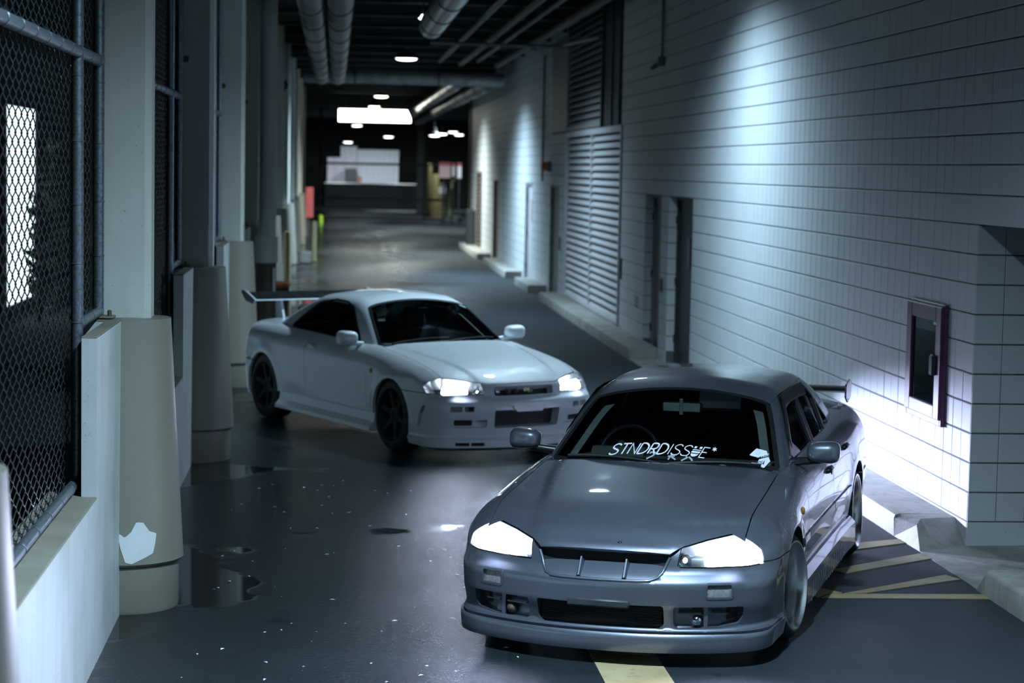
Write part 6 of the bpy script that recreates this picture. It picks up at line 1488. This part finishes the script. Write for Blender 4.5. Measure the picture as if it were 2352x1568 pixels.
# ---------------- the far end: gate, barrier, sheds, signs
YG = 97.0
r = empty('mesh_gate', (px_at(880, YG), YG, 0)); tag(r, 'wide dark pipe framed mesh gate across the far road', 'gate')
xa, xb = px_at(736, YG)-px_at(880, YG), px_at(1026, YG)-px_at(880, YG)
for nm, pts in (('gate_rail', [(xa, 0, .10), (xb, 0, .10)]), ('gate_rail', [(xa, 0, 2.62), (xb, 0, 2.62)]), ('gate_rail', [(xa, 0, 1.0), (xb, 0, 1.0)]), ('gate_post', [(xa, 0, 0), (xa, 0, 5.2)]), ('gate_post', [(xb, 0, 0), (xb, 0, 2.7)]), ('gate_post', [((xa+xb)*.5+1.9, 0, 0), ((xa+xb)*.5+1.9, 0, 5.2)])):
    t = MB(); t.tube(pts, .055, 10); t.build(nm, M['steel_dark'], r, 50)
nt_ = MB()
for k in range(int((xb-xa)/.14)):
    x = xa + .14*k
    for (d0, d1) in ((0, 1), (1, 0)): nt_.tube([(x + (2.5*0), .0, .1), (x, 0, 2.6)], .004, 3, cap=False); break
for k in range(18): nt_.tube([(xa, 0, .1+.14*k), (xb, 0, .1+.14*k)], .004, 3, cap=False)
nt_.build('gate_netting', M['wire'], r, kind='stuff')
end = MB(); end.box((XW-.06, 65.95, 0), (XW+.12, 66.3, Z_TOP), .01); tag(end.build('steel_column', M['rust_pipe']), 'dark brown steel column at the end of the block wall', kind='structure')
bx = MB(); bx.box((XW-.25, 63.6, 0), (XW-.03, 64.4, 1.25), .03); tag(bx.build('dark_cabinet', M['steel_dark']), 'dark box cabinet near the end of the block wall', 'cabinet')
for k, z in enumerate((.55, 1.35, 2.05, 2.75)):
    mb = MB(); mb.box((XW+.25, 66.9, z+.05), (XW+.42, 66.95, z+.6), .005); tag(mb.build('white_strip_sign', M['white_sign']), ['lowest', 'second lowest', 'third lowest', 'topmost'][k] + ' white strip behind the brown steel column', 'sign', 'white strips behind the steel column')
YE = 128.0
def fx(px): return px_at(px, YE)
def fz(py): return CAM_H + (378-py)*YE/CAM_F
def sheet(px0, px1, py0, py1, mt, label, rib=.25, dy=0.0):
    r = empty('corrugated_sheet', (fx((px0+px1)/2), YE+dy, fz(py1))); tag(r, label, 'panel'); w = fx(px1)-fx(px0); h = fz(py0)-fz(py1); mb = MB(); n = max(4, int(w/rib)*2); pts = []
    for i in range(n+1): pts.append((-w/2 + w*i/n, .05 if i % 2 else 0.0))
    vs = [(x, y, 0) for x, y in pts] + [(x, y, h) for x, y in pts]; mb.add(vs, [(i, i+1, n+2+i, n+1+i) for i in range(n)]); mb.build('sheet', M[mt], r, None, recalc=False)
    bk = MB(); bk.box((-w/2, .06, 0), (w/2, .10, h)); bk.build('sheet_backing', M['dark'], r); return r
sheet(752, 819, 360, 471, 'corr_lilac', 'lilac grey sheet wall left of the corrugated one at the far end', .6)
sheet(782, 819, 334, 359.9, 'corr', 'upper pale sheet above the lilac grey one at the far end', .3)
sheet(820, 914, 341, 471, 'corr', 'wide pale corrugated sheet wall at the far end', .3)
bx = MB(); bx.box((fx(792), YE-1.4, 0), (fx(818), YE-.4, fz(384)), .03); bx.v = [tuple(p) for p in bx.v]; tag(bx.build('storage_crate', M['steel_dark']), 'dark crate standing before the pale sheets', 'crate')
b2_ = MB(); b2_.box((fx(819), YE-1.6, 0), (fx(829), YE-.9, fz(402)), .03); tag(b2_.build('cardboard_box', M['brown_box']), 'brown carton stack beside the dark crate', 'box')
bar = MB(); bar.box((fx(746), 121.0, 0), (fx(975), 121.6, CAM_H + (378-417)*121/CAM_F), .05); tag(bar.build('dark_barrier', M['steel_dark']), 'long low dark barrier wall behind the gate', 'barrier')
for k, (px, w, mt, h, lb) in enumerate(((984, .30, 'yellow_dark', 2.7, 'tallest ochre post by the right end of the gate'), (1000, .35, 'yellow_dark', 2.2, 'dull ochre post just right of the tallest'), (1013, .2, 'yellow_dark', 1.7, 'short ochre post under the white notice'))):
    post('yellow_post', px, 100+k*2, w, h, mt, lb)
hz = [(px_at(1033, 96), 96, .25), (px_at(1034, 96), 96, 1.2), (px_at(1038, 96), 96, 1.9), (px_at(1044, 96), 96, 2.05)]
r = empty('hose_post', (px_at(1033, 96), 96, .25)); tag(r, 'pale green curved post standing on the round concrete foot', 'post'); t = MB(); t.tube([tuple(Vector(p)-Vector(hz[0])) for p in hz], [.12, .11, .10, .08], 12); t.build('post_body', M['green_post'], r, 50)
b = MB(); b.lathe([(.0, .03), (.35, .03), (.42, -.03), (.45, -.25)], 24, (.15, .2, 0)); b.build('concrete_foot', M['concrete'], r, 40)
YS = 92.0
def sign(px0, px1, py0, py1, mt, label, strip=None, Y=YS):
    r = empty('notice_board', (px_at((px0+px1)/2, Y), Y, CAM_H + (378-py1)*Y/CAM_F)); tag(r, label, 'sign'); w = px_at(px1, Y)-px_at(px0, Y); h = (py1-py0)*Y/CAM_F
    b = MB(); b.box((-w/2, 0, 0), (w/2, .03, h), .005); b.build('board', M[mt], r)
    if strip: b = MB(); b.box((-w/2, -.008, h*.78), (w/2, .0, h), .002); b.build('red_heading', M['red_sign'], r)
    b = MB(); z0 = CAM_H + (378-py1)*Y/CAM_F; b.tube([(0, .05, -z0), (0, .05, h)], .03, 8); b.build('sign_post', M['steel_dark'], r, 40)
sign(1007, 1033, 366, 402, 'pink_sign', 'pink notice board with a red heading near the far gate', True)
sign(1036, 1044, 367, 398, 'white_sign', 'narrow white notice with a red heading right of the pink board', True)
sign(1049, 1058, 367, 402, 'white_sign', 'narrow white notice with a red heading beside the brown column', True, 90)
sign(1006, 1023, 418, 438, 'white_sign', 'small square white notice below the pink board', False, 93)
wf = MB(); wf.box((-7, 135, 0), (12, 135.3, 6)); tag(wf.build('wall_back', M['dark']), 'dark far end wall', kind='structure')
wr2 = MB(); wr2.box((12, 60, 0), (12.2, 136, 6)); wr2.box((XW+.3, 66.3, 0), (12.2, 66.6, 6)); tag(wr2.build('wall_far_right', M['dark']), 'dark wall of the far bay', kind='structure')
cl = MB(); cl.box((px_at(964, 112)-.18, 112, 0), (px_at(964, 112)+.18, 112.4, Z_TOP), .02); tag(cl.build('far_column', M['beam']), kind='structure', label='thin far column')
# pale flakes: some litter and leaf, most painted stand-ins for glints on wet asphalt
db = MB()
spots = [(1.02, 9.35)] 
for k in range(95):
    x, y = random.uniform(-.75, 1.3), random.uniform(9.2, 16.5)
    s_ = random.uniform(.006, .02); a = random.uniform(0, PI); c_, t_ = math.cos(a)*s_, math.sin(a)*s_; w_ = random.uniform(.35, .7)
    db.add([(x-c_, y-t_, .003), (x+t_*w_, y-c_*w_, .003+s_*.25), (x+c_, y+t_, .004), (x-t_*w_, y+c_*w_, .003+s_*.3)], [(0, 1, 2, 3)])
o = db.build('litter_and_glints', M['litter_glints'], None, None, recalc=False); tag(o, 'pale specks, some litter, most standing in for glints on the wet asphalt', 'litter', kind='stuff')
